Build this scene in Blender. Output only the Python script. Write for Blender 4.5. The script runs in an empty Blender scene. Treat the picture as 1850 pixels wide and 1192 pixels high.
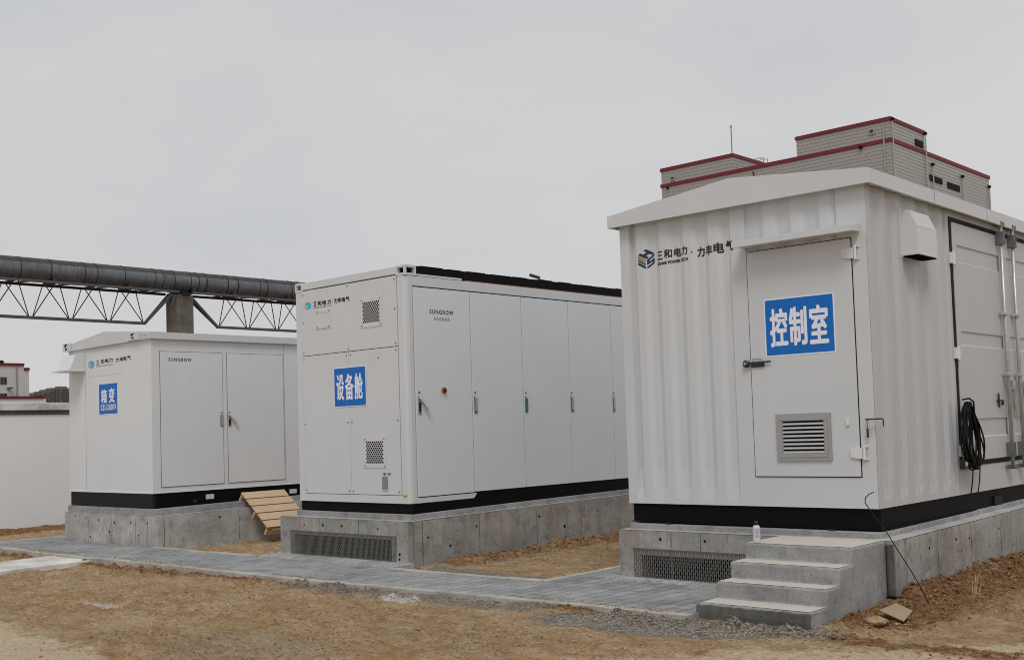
import bpy, bmesh, math, random
import numpy as np
from mathutils import Vector, Matrix
random.seed(7); rng = np.random.default_rng(7)
scn = bpy.context.scene; COL = scn.collection
R = math.radians

# ------------------------------------------------------------------ camera, sky, sun, exposure
CAMP = Vector((0, 0, 1.5559))
def cam_axes(yaw, pitch, roll):
    cy, sy, cp, sp = math.cos(yaw), math.sin(yaw), math.cos(pitch), math.sin(pitch)
    f = Vector((-sy*cp, cy*cp, sp)); r = Vector((cy, sy, 0)); u = r.cross(f)
    cr, sr = math.cos(roll), math.sin(roll)
    return r*cr+u*sr, u*cr-r*sr, f
cr_, cu_, cf_ = cam_axes(0.7392, 0.0522, -0.0319)
cam = bpy.data.cameras.new('camera'); camo = bpy.data.objects.new('camera', cam); COL.objects.link(camo)
m = Matrix((cr_, cu_, -cf_)).transposed().to_4x4(); m.translation = CAMP; camo.matrix_world = m
cam.sensor_fit = 'HORIZONTAL'; cam.sensor_width = 36; cam.lens = 2029.8/1850*36
cam.shift_x = -16.86/1850; cam.shift_y = 71.9/1850; cam.clip_start = .1; cam.clip_end = 8000
scn.camera = camo
scn.cycles.pixel_filter_type = 'BLACKMAN_HARRIS'; scn.cycles.filter_width = 1.0

SUN_EL, SUN_DIR = R(54), Vector((.65, -.76, 0)).normalized()
sun_vec = Vector((SUN_DIR.x*math.cos(SUN_EL), SUN_DIR.y*math.cos(SUN_EL), math.sin(SUN_EL)))
sl = bpy.data.lights.new('sun', 'SUN'); sl.energy = 1.35; sl.angle = R(22); sl.color = (1, .985, .965)
so = bpy.data.objects.new('sun', sl); COL.objects.link(so); so.rotation_euler = sun_vec.to_track_quat('Z', 'Y').to_euler(); so.location = (0, -5, 30)
world = bpy.data.worlds.new('World'); scn.world = world; world.use_nodes = True
wn, wl = world.node_tree.nodes, world.node_tree.links; wn.clear()
wo = wn.new('ShaderNodeOutputWorld'); bg = wn.new('ShaderNodeBackground'); wl.new(bg.outputs[0], wo.inputs[0])
bg.inputs[1].default_value = 0.1
sky = wn.new('ShaderNodeTexSky'); sky.sky_type = 'NISHITA'; sky.sun_disc = False
sky.sun_elevation = SUN_EL; sky.sun_rotation = math.atan2(SUN_DIR.x, SUN_DIR.y); sky.air_density = 1; sky.dust_density = 4
hs = wn.new('ShaderNodeHueSaturation'); hs.inputs['Saturation'].default_value = .25; wl.new(sky.outputs[0], hs.inputs['Color'])
tc = wn.new('ShaderNodeTexCoord'); mp = wn.new('ShaderNodeMapping'); mp.inputs['Scale'].default_value = (1.2, 1.2, 3.2); wl.new(tc.outputs['Generated'], mp.inputs[0])
nz = wn.new('ShaderNodeTexNoise'); nz.inputs['Scale'].default_value = 1.4; nz.inputs['Detail'].default_value = 5; nz.inputs['Roughness'].default_value = .5; wl.new(mp.outputs[0], nz.inputs[0])
cr = wn.new('ShaderNodeValToRGB'); wl.new(nz.outputs[0], cr.inputs[0])
cr.color_ramp.elements[0].position = .36; cr.color_ramp.elements[0].color = (5.5, 5.68, 6.02, 1)
cr.color_ramp.elements[1].position = .64; cr.color_ramp.elements[1].color = (6.5, 6.5, 6.5, 1)
mx = wn.new('ShaderNodeMixRGB'); mx.inputs[0].default_value = .93; wl.new(hs.outputs[0], mx.inputs[1]); wl.new(cr.outputs[0], mx.inputs[2]); wl.new(mx.outputs[0], bg.inputs[0])
scn.view_settings.view_transform = 'Standard'; scn.view_settings.look = 'None'; scn.view_settings.gamma = 1
scn.view_settings.exposure = 0.0; scn.view_settings.use_curve_mapping = False

# ------------------------------------------------------------------ materials
MATS = {}
class NT:
    def __init__(s, name):
        s.m = bpy.data.materials.new(name); s.m.use_nodes = True
        s.n, s.l = s.m.node_tree.nodes, s.m.node_tree.links
        s.b = s.n['Principled BSDF']; MATS[name] = s.m
        s.tc = s.n.new('ShaderNodeTexCoord')
    def noise(s, scale, detail=4, rough=.55, stretch=(1, 1, 1), coord='Object', dist=0):
        mp = s.n.new('ShaderNodeMapping'); mp.inputs['Scale'].default_value = stretch; s.l.new(s.tc.outputs[coord], mp.inputs[0])
        t = s.n.new('ShaderNodeTexNoise'); t.inputs['Scale'].default_value = scale; t.inputs['Detail'].default_value = detail
        t.inputs['Roughness'].default_value = rough; t.inputs['Distortion'].default_value = dist; s.l.new(mp.outputs[0], t.inputs[0]); return t.outputs[0]
    def ramp(s, fac, stops):
        r = s.n.new('ShaderNodeValToRGB'); s.l.new(fac, r.inputs[0]); e = r.color_ramp.elements
        while len(e) < len(stops): e.new(.5)
        for el, (p, c) in zip(e, stops):
            el.position = p; el.color = (c, c, c, 1) if isinstance(c, (int, float)) else (*c, 1)
        return r.outputs[0]
    def mix(s, fac, a, b, mode='MIX'):
        x = s.n.new('ShaderNodeMixRGB'); x.blend_type = mode
        for i, v in enumerate((fac, a, b)):
            if hasattr(v, 'links') or hasattr(v, 'is_linked'): s.l.new(v, x.inputs[i])
            elif isinstance(v, (int, float)): x.inputs[i].default_value = v if i == 0 else (v, v, v, 1)
            else: x.inputs[i].default_value = (*v, 1)
        return x.outputs[0]
    def math(s, op, a, b=0):
        x = s.n.new('ShaderNodeMath'); x.operation = op
        for i, v in enumerate((a, b)):
            if isinstance(v, (int, float)): x.inputs[i].default_value = v
            else: s.l.new(v, x.inputs[i])
        return x.outputs[0]
    def col(s, v):
        if hasattr(v, 'is_linked'): s.l.new(v, s.b.inputs['Base Color'])
        else: s.b.inputs['Base Color'].default_value = (*v, 1)
    def set(s, rough=.5, metal=0, spec=.5):
        s.b.inputs['Roughness'].default_value = rough; s.b.inputs['Metallic'].default_value = metal; s.b.inputs['Specular IOR Level'].default_value = spec; return s.m
    def bump(s, h, strength=.3, dist=.01):
        b = s.n.new('ShaderNodeBump'); b.inputs['Strength'].default_value = strength; b.inputs['Distance'].default_value = dist
        s.l.new(h, b.inputs['Height']); s.l.new(b.outputs[0], s.b.inputs['Normal'])

def paint(name, c, amount=.25, spec=.4, rough=.42, dirt=(.42, .39, .34), wav=.0):
    t = NT(name)
    streak = t.noise(5, 5, .6, (3.2, 3.2, .22)); blot = t.noise(1.3, 5, .6)
    f = t.math('MULTIPLY', t.ramp(streak, [(.48, 0), (.78, 1)]), t.ramp(blot, [(.38, 0), (.72, 1)]))
    f = t.math('MULTIPLY', f, amount)
    fine = t.noise(60, 3, .6)
    base = t.mix(t.ramp(blot, [(.25, 0), (.75, 1)]), tuple(x*.965 for x in c), tuple(min(1, x*1.025) for x in c))
    t.col(t.mix(f, base, dirt))
    if wav: t.bump(t.noise(2.2, 2, .4), wav, .03)
    else: t.bump(fine, .04, .002)
    return t.set(rough, 0, spec)
paint('white_paint', (.565, .58, .60), .30, wav=.06)
paint('white_paint_shaded_streaked', (.475, .49, .51), .70, wav=.06)  # base darkened to paint in shade on side wall and doors, plus dirt streaks
paint('white_roof', (.575, .588, .605), .14, wav=.05)
paint('door_white', (.565, .58, .60), .16, wav=.05)
paint('grey_paint', (.60, .612, .63), .06, wav=.04)
paint('grey_door', (.665, .685, .715), .04, wav=.035)
paint('cream_paint', (.665, .678, .695), .10, wav=.04)
paint('hinge_paint', (.66, .66, .64), .2)
paint('wall_plaster', (.77, .785, .80), .08, rough=.9, spec=.1)
def plain(name, c, rough=.5, metal=0, spec=.5, var=.0, scale=6):
    t = NT(name)
    if var: t.col(t.mix(t.noise(scale, 5, .6), tuple(x*(1-var) for x in c), tuple(min(1, x*(1+var)) for x in c)))
    else: t.col(c)
    return t.set(rough, metal, spec)
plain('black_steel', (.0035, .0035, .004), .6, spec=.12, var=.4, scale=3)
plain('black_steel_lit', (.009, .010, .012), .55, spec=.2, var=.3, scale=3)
plain('rubber', (.006, .006, .006), .65, spec=.2)
plain('gap_dark', (.012, .012, .012), .9, spec=.0)
plain('seam_grey', (.16, .16, .16), .8, spec=.1)
plain('blue_sign', (.003, .135, .50), .45, spec=.3, var=.10, scale=9)
plain('sign_white', (.76, .77, .86), .5)
plain('letter_black', (.012, .012, .014), .5)
plain('letter_grey', (.075, .075, .08), .5)
plain('logo_navy', (.012, .018, .085), .5); plain('logo_orange', (.42, .19, .035), .5); plain('logo_green', (.03, .16, .02), .5)
plain('logo_sky', (.06, .42, .66), .5); plain('logo_yellow', (.62, .55, .06), .5)
plain('galvanised', (.47, .475, .48), .42, .5, var=.35, scale=14)
plain('galvanised_dark', (.19, .20, .205), .45, .6, var=.4, scale=20)
plain('grille_steel', (.125, .12, .11), .65, .0, .3, var=.3, scale=18)
plain('dark_metal', (.045, .045, .048), .4, .6, var=.4, scale=30)
plain('aluminium', (.36, .365, .375), .45, .35, var=.1)
plain('louver_blade', (.50, .50, .50), .4, .2)
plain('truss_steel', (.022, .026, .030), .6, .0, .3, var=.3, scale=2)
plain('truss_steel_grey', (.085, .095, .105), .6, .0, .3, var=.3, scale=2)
plain('red_trim', (.16, .010, .022), .6, var=.15, scale=.3)
plain('red_trim_dark', (.11, .012, .022), .6, var=.15, scale=.3)
plain('glass_dark', (.02, .022, .025), .25, var=.5, scale=1.5)
plain('louver_black', (.018, .018, .019), .8, spec=.1, var=.3)
plain('window_frame', (.30, .30, .30), .5)
plain('orange_edge', (.30, .12, .06), .7, var=.3)
plain('red_button', (.10, .006, .006), .5); plain('yellow_plate', (.72, .52, .03), .5); plain('amber', (.62, .36, .13), .5)
plain('sticker_white', (.55, .56, .57), .5, var=.25, scale=40)
plain('plate_grey', (.22, .22, .23), .5, var=.2, scale=40)
plain('green_tag', (.05, .17, .11), .5); plain('lime_tag', (.36, .38, .10), .5)
plain('cap_black', (.012, .012, .012), .4)
plain('can_white', (.55, .55, .60), .35, var=.1, scale=40); plain('can_print', (.06, .065, .14), .5)
plain('cardboard', (.36, .27, .185), .9, spec=.1, var=.12, scale=8)
plain('downpipe_grey', (.36, .36, .355), .5)
plain('drain_white', (.55, .55, .54), .5)
plain('far_wall', (.15, .145, .14), .9, spec=.1, var=.2, scale=.05)
plain('far_window', (.055, .06, .07), .6, spec=.2)
plain('far_slab', (.21, .205, .20), .9, spec=.1, var=.15, scale=.05)
plain('straw', (.46, .37, .22), .9, spec=.1)
plain('siding', (.325, .32, .31), .34, .0, .5, var=.05, scale=.15)

def concrete(name, c, stain=.5, rust=.2, bump=.25):
    t = NT(name)
    big = t.noise(1.7, 6, .65, (1, 1, 1.4)); med = t.noise(6, 7, .72); fine = t.noise(45, 5, .65)
    run = t.noise(2.6, 6, .65, (2.6, 2.6, .4)); run2 = t.noise(9, 6, .7, (2.2, 2.2, .25)); pit = t.noise(30, 3, .5); sm_ = t.noise(3.1, 7, .7, dist=.8)
    c1 = t.mix(t.ramp(big, [(.32, 0), (.68, 1)]), tuple(x*.70 for x in c), tuple(x*1.18 for x in c))
    c2 = t.mix(t.math('MULTIPLY', t.ramp(med, [(.52, 0), (.66, 1)]), stain*.9), c1, tuple(x*.40 for x in c))
    c2 = t.mix(t.math('MULTIPLY', t.ramp(run2, [(.54, 0), (.68, 1)]), stain*.8), c2, tuple(x*.48 for x in c))
    c2 = t.mix(t.math('MULTIPLY', t.ramp(sm_, [(.57, 0), (.62, 1)]), stain*.55), c2, tuple(min(1, x*1.35) for x in c))
    c2 = t.mix(t.math('MULTIPLY', t.ramp(run, [(.50, 0), (.68, 1)]), rust), c2, (c[0]*.80, c[1]*.58, c[2]*.40))
    c2 = t.mix(t.math('MULTIPLY', t.ramp(pit, [(.68, 0), (.72, 1)]), .7), c2, tuple(x*.25 for x in c))
    c3 = t.mix(.35, c2, t.ramp(fine, [(.3, .15), (.7, .50)]), 'OVERLAY')
    t.col(c3); t.bump(t.math('ADD', fine, t.math('MULTIPLY', med, 2.)), bump, .012); return t.set(.92, 0, .15)
concrete('concrete', (.40, .39, .365), .7, .65)
concrete('concrete_light', (.50, .495, .475), .6, .3)
concrete('concrete_grey', (.37, .372, .37), .5, .12)
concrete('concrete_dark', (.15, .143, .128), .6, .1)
concrete('concrete_step', (.36, .36, .355), .5, .12)
concrete('concrete_ledge', (.50, .495, .48), .3, .1)
concrete('concrete_pier', (.185, .178, .155), .35, .12)
concrete('kerb_stone', (.50, .47, .42), .45, .1)
concrete('mortar', (.46, .46, .45), .5, .1)
concrete('slab_white', (.70, .68, .65), .15, .12)
concrete('wall_coping', (.66, .66, .66), .4, .05)
concrete('coping_dark', (.10, .10, .10), .6, .0)
# step: treads dusty with sand
t = NT('tread_sand'); a = t.noise(4, 6, .7); b2 = t.noise(60, 4, .7)
t.col(t.mix(.3, t.ramp(a, [(.3, (.52, .50, .47)), (.62, (.58, .53, .455))]), t.ramp(b2, [(.3, .2), (.7, .6)]), 'OVERLAY')); t.bump(b2, .3, .01); t.set(.95, 0, .1)
# pavers
t = NT('paver'); mp = t.n.new('ShaderNodeMapping'); t.l.new(t.tc.outputs['Object'], mp.inputs[0])
br = t.n.new('ShaderNodeTexBrick'); t.l.new(mp.outputs[0], br.inputs[0]); br.offset = .5
mp.inputs['Rotation'].default_value = (0, 0, R(90))
br.inputs['Scale'].default_value = 1; br.inputs['Brick Width'].default_value = .30; br.inputs['Row Height'].default_value = .15
br.inputs['Mortar Size'].default_value = .007; br.inputs['Mortar Smooth'].default_value = .3; br.inputs['Bias'].default_value = 0
br.inputs['Color1'].default_value = (.225, .23, .238, 1); br.inputs['Color2'].default_value = (.335, .338, .342, 1); br.inputs['Mortar'].default_value = (.085, .082, .078, 1)
dust = t.noise(1.1, 6, .7); fine = t.noise(50, 5, .7); wet = t.noise(2.2, 6, .72, (.6, 1.6, 1))
c = t.mix(t.ramp(dust, [(.40, 0), (.70, .65)]), br.outputs['Color'], (.42, .415, .405))
c = t.mix(t.ramp(wet, [(.50, 0), (.72, .6)]), c, (.10, .105, .11))
t.col(t.mix(.4, c, t.ramp(fine, [(.3, .25), (.7, .65)]), 'OVERLAY'))
t.bump(t.math('ADD', t.math('MULTIPLY', br.outputs['Fac'], -1.2), t.math('MULTIPLY', fine, .5)), .5, .012); t.set(.85, 0, .2)
# wood
t = NT('pallet_wood'); g = t.noise(7, 6, .65, (6, .5, 6), dist=1.2); g2 = t.noise(2, 3, .5)
t.col(t.mix(t.ramp(g2, [(.35, 0), (.7, .6)]), t.ramp(g, [(.3, (.47, .345, .225)), (.7, (.60, .455, .31))]), (.52, .36, .22))); t.bump(g, .25, .004); t.set(.8, 0, .2)
plain('pallet_wood_dark', (.20, .125, .065), .85, spec=.1, var=.25)
# insulated pipe jacket
t = NT('pipe_jacket'); a = t.noise(1.4, 6, .7, (1, .8, 1)); s_ = t.noise(3, 6, .7, (1.2, 5, .6))
t.col(t.mix(t.ramp(s_, [(.45, 0), (.75, .7)]), t.ramp(a, [(.3, (.105, .118, .135)), (.7, (.21, .23, .258))]), (.045, .046, .05)))
t.bump(t.noise(2.5, 3, .5), .2, .06); t.set(.42, .35, .5)
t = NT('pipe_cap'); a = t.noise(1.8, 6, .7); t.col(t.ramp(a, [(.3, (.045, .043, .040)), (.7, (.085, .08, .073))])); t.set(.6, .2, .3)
plain('jacket_seam', (.022, .021, .02), .7, var=.3)
# ground
t = NT('dirt'); at = t.n.new('ShaderNodeAttribute'); at.attribute_name = 'soil'
sp = t.n.new('ShaderNodeSeparateColor'); t.l.new(at.outputs['Color'], sp.inputs[0])
at2 = t.n.new('ShaderNodeAttribute'); at2.attribute_name = 'soil2'; sp2 = t.n.new('ShaderNodeSeparateColor'); t.l.new(at2.outputs['Color'], sp2.inputs[0])
n1 = t.noise(.9, 8, .7, (1, 1, 1)); n2 = t.noise(5, 8, .72); n3 = t.noise(28, 6, .7); n4 = t.noise(110, 3, .6)
def edge(mask, nfac=n2, w=.5):   # break a soft mask up with noise
    v = t.math('ADD', mask, t.math('MULTIPLY', t.math('SUBTRACT', nfac, .5), 1.5))
    return t.ramp(v, [(.5-w*.35, 0), (.5+w*.35, 1)])
tan = t.mix(t.ramp(n1, [(.3, 0), (.7, 1)]), (.34, .235, .135), (.49, .365, .225))
tan = t.mix(t.ramp(n2, [(.48, 0), (.66, .7)]), tan, (.56, .44, .31))
tan = t.mix(t.ramp(n2, [(.30, .75), (.45, 0)]), tan, (.235, .145, .075))
n6 = t.noise(2.6, 6, .68, (.7, 1.5, 1), dist=.5)
tan = t.mix(t.ramp(n6, [(.50, 0), (.66, .65)]), tan, (.60, .475, .335))
tan = t.mix(t.ramp(n6, [(.34, .6), (.47, 0)]), tan, (.31, .195, .105))
n7 = t.noise(1.15, 6, .7, (.8, 1.4, 1), dist=.7)
tan = t.mix(t.ramp(n7, [(.52, 0), (.68, .62)]), tan, (.45, .40, .335))
tan = t.mix(edge(sp.outputs[2], n2), tan, t.mix(t.ramp(n2, [(.3, 0), (.7, 1)]), (.64, .51, .36), (.74, .61, .45)))
tan = t.mix(edge(sp.outputs[1], n2), tan, t.mix(t.ramp(n3, [(.35, 0), (.65, 1)]), (.165, .083, .038), (.33, .195, .105)))
tan = t.mix(edge(sp.outputs[0], n3), tan, t.mix(t.ramp(n3, [(.35, 0), (.65, 1)]), (.17, .155, .135), (.36, .335, .30)))
tan = t.mix(edge(sp2.outputs[0], n3), tan, t.mix(t.ramp(n3, [(.35, 0), (.65, 1)]), (.55, .51, .46), (.82, .81, .79)))
tan = t.mix(.55, tan, t.ramp(n3, [(.25, .27), (.75, .92)]), 'OVERLAY')
n5 = t.noise(21, 6, .78, (1, 1.7, 1), dist=.8)
tan = t.mix(t.math('MULTIPLY', t.ramp(n5, [(.37, .9), (.45, 0)]), t.math('SUBTRACT', 1, t.math('MULTIPLY', sp.outputs[2], .75))), tan, (.095, .06, .035))  # dark soil in pits and cracks, with their little shadows painted in
t.col(t.mix(.45, t.mix(1, tan, (1.13, 1.045, .96), 'MULTIPLY'), t.ramp(n4, [(.25, .22), (.75, .88)]), 'OVERLAY'))
t.bump(t.math('ADD', t.math('ADD', t.math('MULTIPLY', n2, 2.2), n3), t.math('MULTIPLY', n4, .45)), 1.0, .05); t.set(.97, 0, .08)
for nm, c in (('clod_tan', (0.33, 0.235, 0.145)), ('clod_red', (0.20, 0.115, 0.06)), ('stone_grey', (0.27, 0.25, 0.22)), ('stone_pale', (0.42, 0.35, 0.27))):
    plain(nm, c, .95, spec=.1, var=.35, scale=9)
M = MATS

# ------------------------------------------------------------------ mesh helpers
class MB:
    def __init__(s): s.v, s.f, s.m = [], [], []
    def add(s, vs, fs, mat=0):
        o = len(s.v); s.v += [tuple(p) for p in vs]; s.f += [tuple(i+o for i in f) for f in fs]; s.m += [mat]*len(fs); return s
    def box(s, x0, x1, y0, y1, z0, z1, mat=0):
        return s.add([(x0, y0, z0), (x1, y0, z0), (x1, y1, z0), (x0, y1, z0), (x0, y0, z1), (x1, y0, z1), (x1, y1, z1), (x0, y1, z1)],
                     [(3, 2, 1, 0), (4, 5, 6, 7), (0, 1, 5, 4), (1, 2, 6, 5), (2, 3, 7, 6), (3, 0, 4, 7)], mat)
    def prism(s, poly, a, b, axis=2, mat=0):    # poly in the two other axes, extruded a..b along axis
        n = len(poly)
        def P(p, h):
            q = list(p); q.insert(axis, h); return tuple(q)
        area = sum(poly[i][0]*poly[(i+1) % n][1]-poly[(i+1) % n][0]*poly[i][1] for i in range(n))
        if (area < 0) != (axis == 1): poly = poly[::-1]
        vs = [P(p, a) for p in poly]+[P(p, b) for p in poly]
        fs = [tuple(range(n))[::-1], tuple(range(n, 2*n))]+[(i, (i+1) % n, n+(i+1) % n, n+i) for i in range(n)]
        return s.add(vs, fs, mat)
    def tube(s, pts, r, n=8, mat=0, cap=True):
        pts = [Vector(p) for p in pts]; rings = []; up = None
        for i, p in enumerate(pts):
            d = (pts[min(i+1, len(pts)-1)]-pts[max(i-1, 0)]).normalized()
            if up is None: up = Vector((0, 0, 1)) if abs(d.z) < .9 else Vector((1, 0, 0))
            a = d.cross(up).normalized(); b = a.cross(d); up = b
            rr = r[i] if isinstance(r, (list, tuple)) else r
            rings.append([p+(a*math.cos(2*math.pi*k/n)+b*math.sin(2*math.pi*k/n))*rr for k in range(n)])
        vs = [v for g in rings for v in g]; fs = []
        for i in range(len(rings)-1):
            for k in range(n): fs.append((i*n+k, i*n+(k+1) % n, (i+1)*n+(k+1) % n, (i+1)*n+k))
        if cap: fs += [tuple(range(n))[::-1], tuple(range((len(rings)-1)*n, len(rings)*n))]
        return s.add(vs, fs, mat)
    def bar(s, a, b, w, h, mat=0):              # rectangular bar from a to b
        a, b = Vector(a), Vector(b); d = (b-a).normalized(); up = Vector((0, 0, 1)) if abs(d.z) < .95 else Vector((0, 1, 0))
        x = d.cross(up).normalized()*w/2; y = x.cross(d).normalized()*h/2
        vs = [a-x-y, a+x-y, a+x+y, a-x+y, b-x-y, b+x-y, b+x+y, b-x+y]
        return s.add(vs, [(3, 2, 1, 0), (4, 5, 6, 7), (0, 1, 5, 4), (1, 2, 6, 5), (2, 3, 7, 6), (3, 0, 4, 7)], mat)
    def lathe(s, prof, c, n=20, mat=0, axis='z'):
        vs = []
        for r, h in prof:
            for k in range(n):
                a = 2*math.pi*k/n; p = (r*math.cos(a), r*math.sin(a), h)
                if axis == 'y': p = (p[0], p[2], p[1])
                if axis == 'x': p = (p[2], p[0], p[1])
                vs.append((c[0]+p[0], c[1]+p[1], c[2]+p[2]))
        fs = [(i*n+k, i*n+(k+1) % n, (i+1)*n+(k+1) % n, (i+1)*n+k) for i in range(len(prof)-1) for k in range(n)]
        fs += [tuple(range(n))[::-1], tuple(range((len(prof)-1)*n, len(prof)*n))]
        return s.add(vs, fs, mat)
    def build(s, name, mats, parent=None, bevel=0, smooth=False, label=None):
        me = bpy.data.meshes.new(name); me.from_pydata(s.v, [], s.f)
        if not isinstance(mats, (list, tuple)): mats = [mats]
        for x in mats: me.materials.append(M[x])
        me.polygons.foreach_set('material_index', s.m)
        bm = bmesh.new(); bm.from_mesh(me); bmesh.ops.recalc_face_normals(bm, faces=bm.faces); bm.to_mesh(me); bm.free()
        if smooth: me.polygons.foreach_set('use_smooth', [True]*len(me.polygons))
        me.update(); o = bpy.data.objects.new(name, me); COL.objects.link(o); o.parent = parent
        if bevel:
            b = o.modifiers.new('bevel', 'BEVEL'); b.width = bevel; b.segments = 2; b.limit_method = 'ANGLE'; b.angle_limit = R(40); b.use_clamp_overlap = True
        if label: o['label'] = label
        return o
def tag(o, label=None, cat=None, group=None, kind=None):
    if label: o['label'] = label
    if cat: o['category'] = cat
    if group: o['group'] = group
    if kind: o['kind'] = kind
    return o
def thing(name, label, cat, loc=(0, 0, 0), rz=0, group=None):
    o = bpy.data.objects.new(name, None); COL.objects.link(o); o.location = loc; o.rotation_euler = (0, 0, rz); o.empty_display_size = .2
    return tag(o, label, cat, group)
def copy_tree(o, parent=None):
    c = o.copy(); COL.objects.link(c); c.parent = parent
    for ch in list(o.children): copy_tree(ch, c)
    return c

# text -> triangulated 2-D outline (Blender's own built-in typeface)
def glyphs(txt, bold=0.0, spacing=1.0):
    cu = bpy.data.curves.new('lettering', 'FONT'); cu.body = txt; cu.size = 1; cu.offset = bold; cu.space_character = spacing; cu.resolution_u = 3
    o = bpy.data.objects.new('lettering', cu); COL.objects.link(o); bpy.context.view_layer.update()
    me = bpy.data.meshes.new_from_object(o.evaluated_get(bpy.context.evaluated_depsgraph_get()))
    vs = [(v.co.x, v.co.y) for v in me.vertices]; fs = [tuple(p.vertices) for p in me.polygons]
    bpy.data.objects.remove(o); bpy.data.curves.remove(cu); bpy.data.meshes.remove(me); return vs, fs
def put_text(mb, txt, box, plane, off, mat=0, bold=0.0, depth=None, shear=0, spacing=1.0):
    # box (u0,u1,z0,z1) on a wall; plane 'front' (u=x, faces -y) or 'right' (u=y, faces +x); off = wall coordinate
    # bold thickens the strokes: copies shifted by bold metres, each a tenth of a millimetre further out
    vs, fs = glyphs(txt, 0, spacing)
    if not vs: return
    xs = [v[0] for v in vs]; ys = [v[1] for v in vs]; a, b, c, d = min(xs), max(xs), min(ys), max(ys)
    u0, u1, z0, z1 = box; u0 += bold; u1 -= bold; z0 += bold; z1 -= bold
    base = []
    for x, y in vs:
        fx = (x-a)/(b-a); base.append((u0+fx*(u1-u0), z0+(y-c)/max(1e-6, d-c)*(z1-z0)+shear*fx))
    k = 0
    for du, dz in (((0, 0),) if bold == 0 else ((0, 0), (1, .5), (-1, .5), (1, -.5), (-1, -.5), (0, 1), (0, -1))):
        o = off-k*.00012 if plane == 'front' else off+k*.00012; k += 1
        put_poly(mb, [(u+du*bold, z+dz*bold) for u, z in base], fs, plane, o, mat, depth)
def put_poly(mb, pts, fs, plane, off, mat=0, depth=None):
    if depth is not None:
        bm = bmesh.new(); bv = [bm.verts.new((u, 0, z)) for u, z in pts]
        for f in fs:
            try: bm.faces.new([bv[i] for i in f])
            except ValueError: pass
        for bx in depth['breaks']:
            if min(p[0] for p in pts) < bx < max(p[0] for p in pts):
                bmesh.ops.bisect_plane(bm, geom=bm.verts[:]+bm.edges[:]+bm.faces[:], plane_co=(bx, 0, 0), plane_no=(1, 0, 0))
        bm.verts.index_update()
        pts = [(v.co.x, v.co.z) for v in bm.verts]; fs = [tuple(v.index for v in f.verts) for f in bm.faces]; bm.free()
        vs = [(u, off+depth['fn'](u), z) for u, z in pts]
    elif plane == 'front': vs = [(u, off, z) for u, z in pts]
    else: vs = [(off, u, z) for u, z in pts]
    mb.add(vs, fs, mat)
def emblem(mb, cx, cz, rx, rz, plane, off, cols, depth=None):
    # cube-shaped emblem: top face H, left face three stripes, right face S.  cols: indices (top, s1, s2, s3, right)
    def P(*q): return [(cx+x*rx, cz+z*rz) for x, z in q]
    def T(u, v): return (-.87+.87*u+.87*v, .5-.5*u+.5*v)            # top diamond, u: to the right-down, v: to the right-up
    def Rr(u, v): return (.06+.81*u, -.0+.5*u-1.0*v-.06)              # right face
    def Lf(u, v): return (-.87+.81*u, .44-.5*u-1.0*v)                # left face
    def q(F, u0, u1, v0, v1): return P(F(u0, v0), F(u1, v0), F(u1, v1), F(u0, v1))
    parts = [(q(T, 0, 1, 0, .3), cols[0]), (q(T, 0, 1, .7, 1), cols[0]), (q(T, .36, .66, .3, .7), cols[0]),
             (q(Lf, 0, 1, 0, .28), cols[1]), (q(Lf, 0, 1, .36, .62), cols[2]), (q(Lf, 0, 1, .70, .95), cols[3]),
             (q(Rr, 0, 1, 0, .2), cols[4]), (q(Rr, 0, .3, .2, .38), cols[4]), (q(Rr, 0, 1, .38, .57), cols[4]), (q(Rr, .7, 1, .57, .74), cols[4]), (q(Rr, 0, 1, .74, .94), cols[4])]
    for pts, mt in parts: put_poly(mb, pts, [(0, 1, 2, 3)], plane, off, mt, depth)
def emblem_small(mb, cx, cz, rx, rz, plane, off, sky, yel):
    P = lambda q: [(cx+x*rx, cz+z*rz) for x, z in q]
    put_poly(mb, P([(0, 1), (.87, .5), (.87, -.5), (0, -1), (-.87, -.5), (-.87, .5)]), [(0, 1, 2, 3, 4, 5)], plane, off, sky)
    put_poly(mb, P([(-.87, .30), (-.04, -.12), (-.04, -.62), (-.87, -.20)]), [(0, 1, 2, 3)], plane, off-.0003, yel)
def holed_block(mb, x0, x1, y0, y1, z0, z1, holes, mat=0, dark=1):
    # a corner casting: block with inset openings; holes: list of 'front','right','left'
    bm = bmesh.new(); bmesh.ops.create_cube(bm, size=1)
    for v in bm.verts: v.co = Vector((x0+(v.co.x+.5)*(x1-x0), y0+(v.co.y+.5)*(y1-y0), z0+(v.co.z+.5)*(z1-z0)))
    dirs = {'front': Vector((0, -1, 0)), 'right': Vector((1, 0, 0)), 'left': Vector((-1, 0, 0))}
    bm.normal_update()
    for h in holes:
        f = max(bm.faces, key=lambda f: f.normal.dot(dirs[h])*f.calc_area() if f.normal.dot(dirs[h]) > .9 else -1)
        c = f.calc_center_median()
        bmesh.ops.inset_region(bm, faces=[f], thickness=.038)
        ex = bmesh.ops.extrude_discrete_faces(bm, faces=[f])
        nf = ex['faces'][0]
        for v in nf.verts: v.co -= dirs[h]*.05
        nf.material_index = 1
    bm.verts.index_update()
    for f in bm.faces: mb.add([v.co[:] for v in f.verts], [tuple(range(len(f.verts)))], dark if f.material_index else mat)
    bm.free()

# ------------------------------------------------------------------ frames of the three units
C1P, C1A = (-17.298, 8.320), -.0016; W1 = 2.534
C2P, C2A = (-11.946, 8.793), 0.0;    W2 = 2.128
C3P, C3A = (-6.889, 9.108), .01184;  W3 = 2.632
def to_world(P, A, x, y): return (P[0]+x*math.cos(A)-y*math.sin(A), P[1]+x*math.sin(A)+y*math.cos(A))

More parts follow.
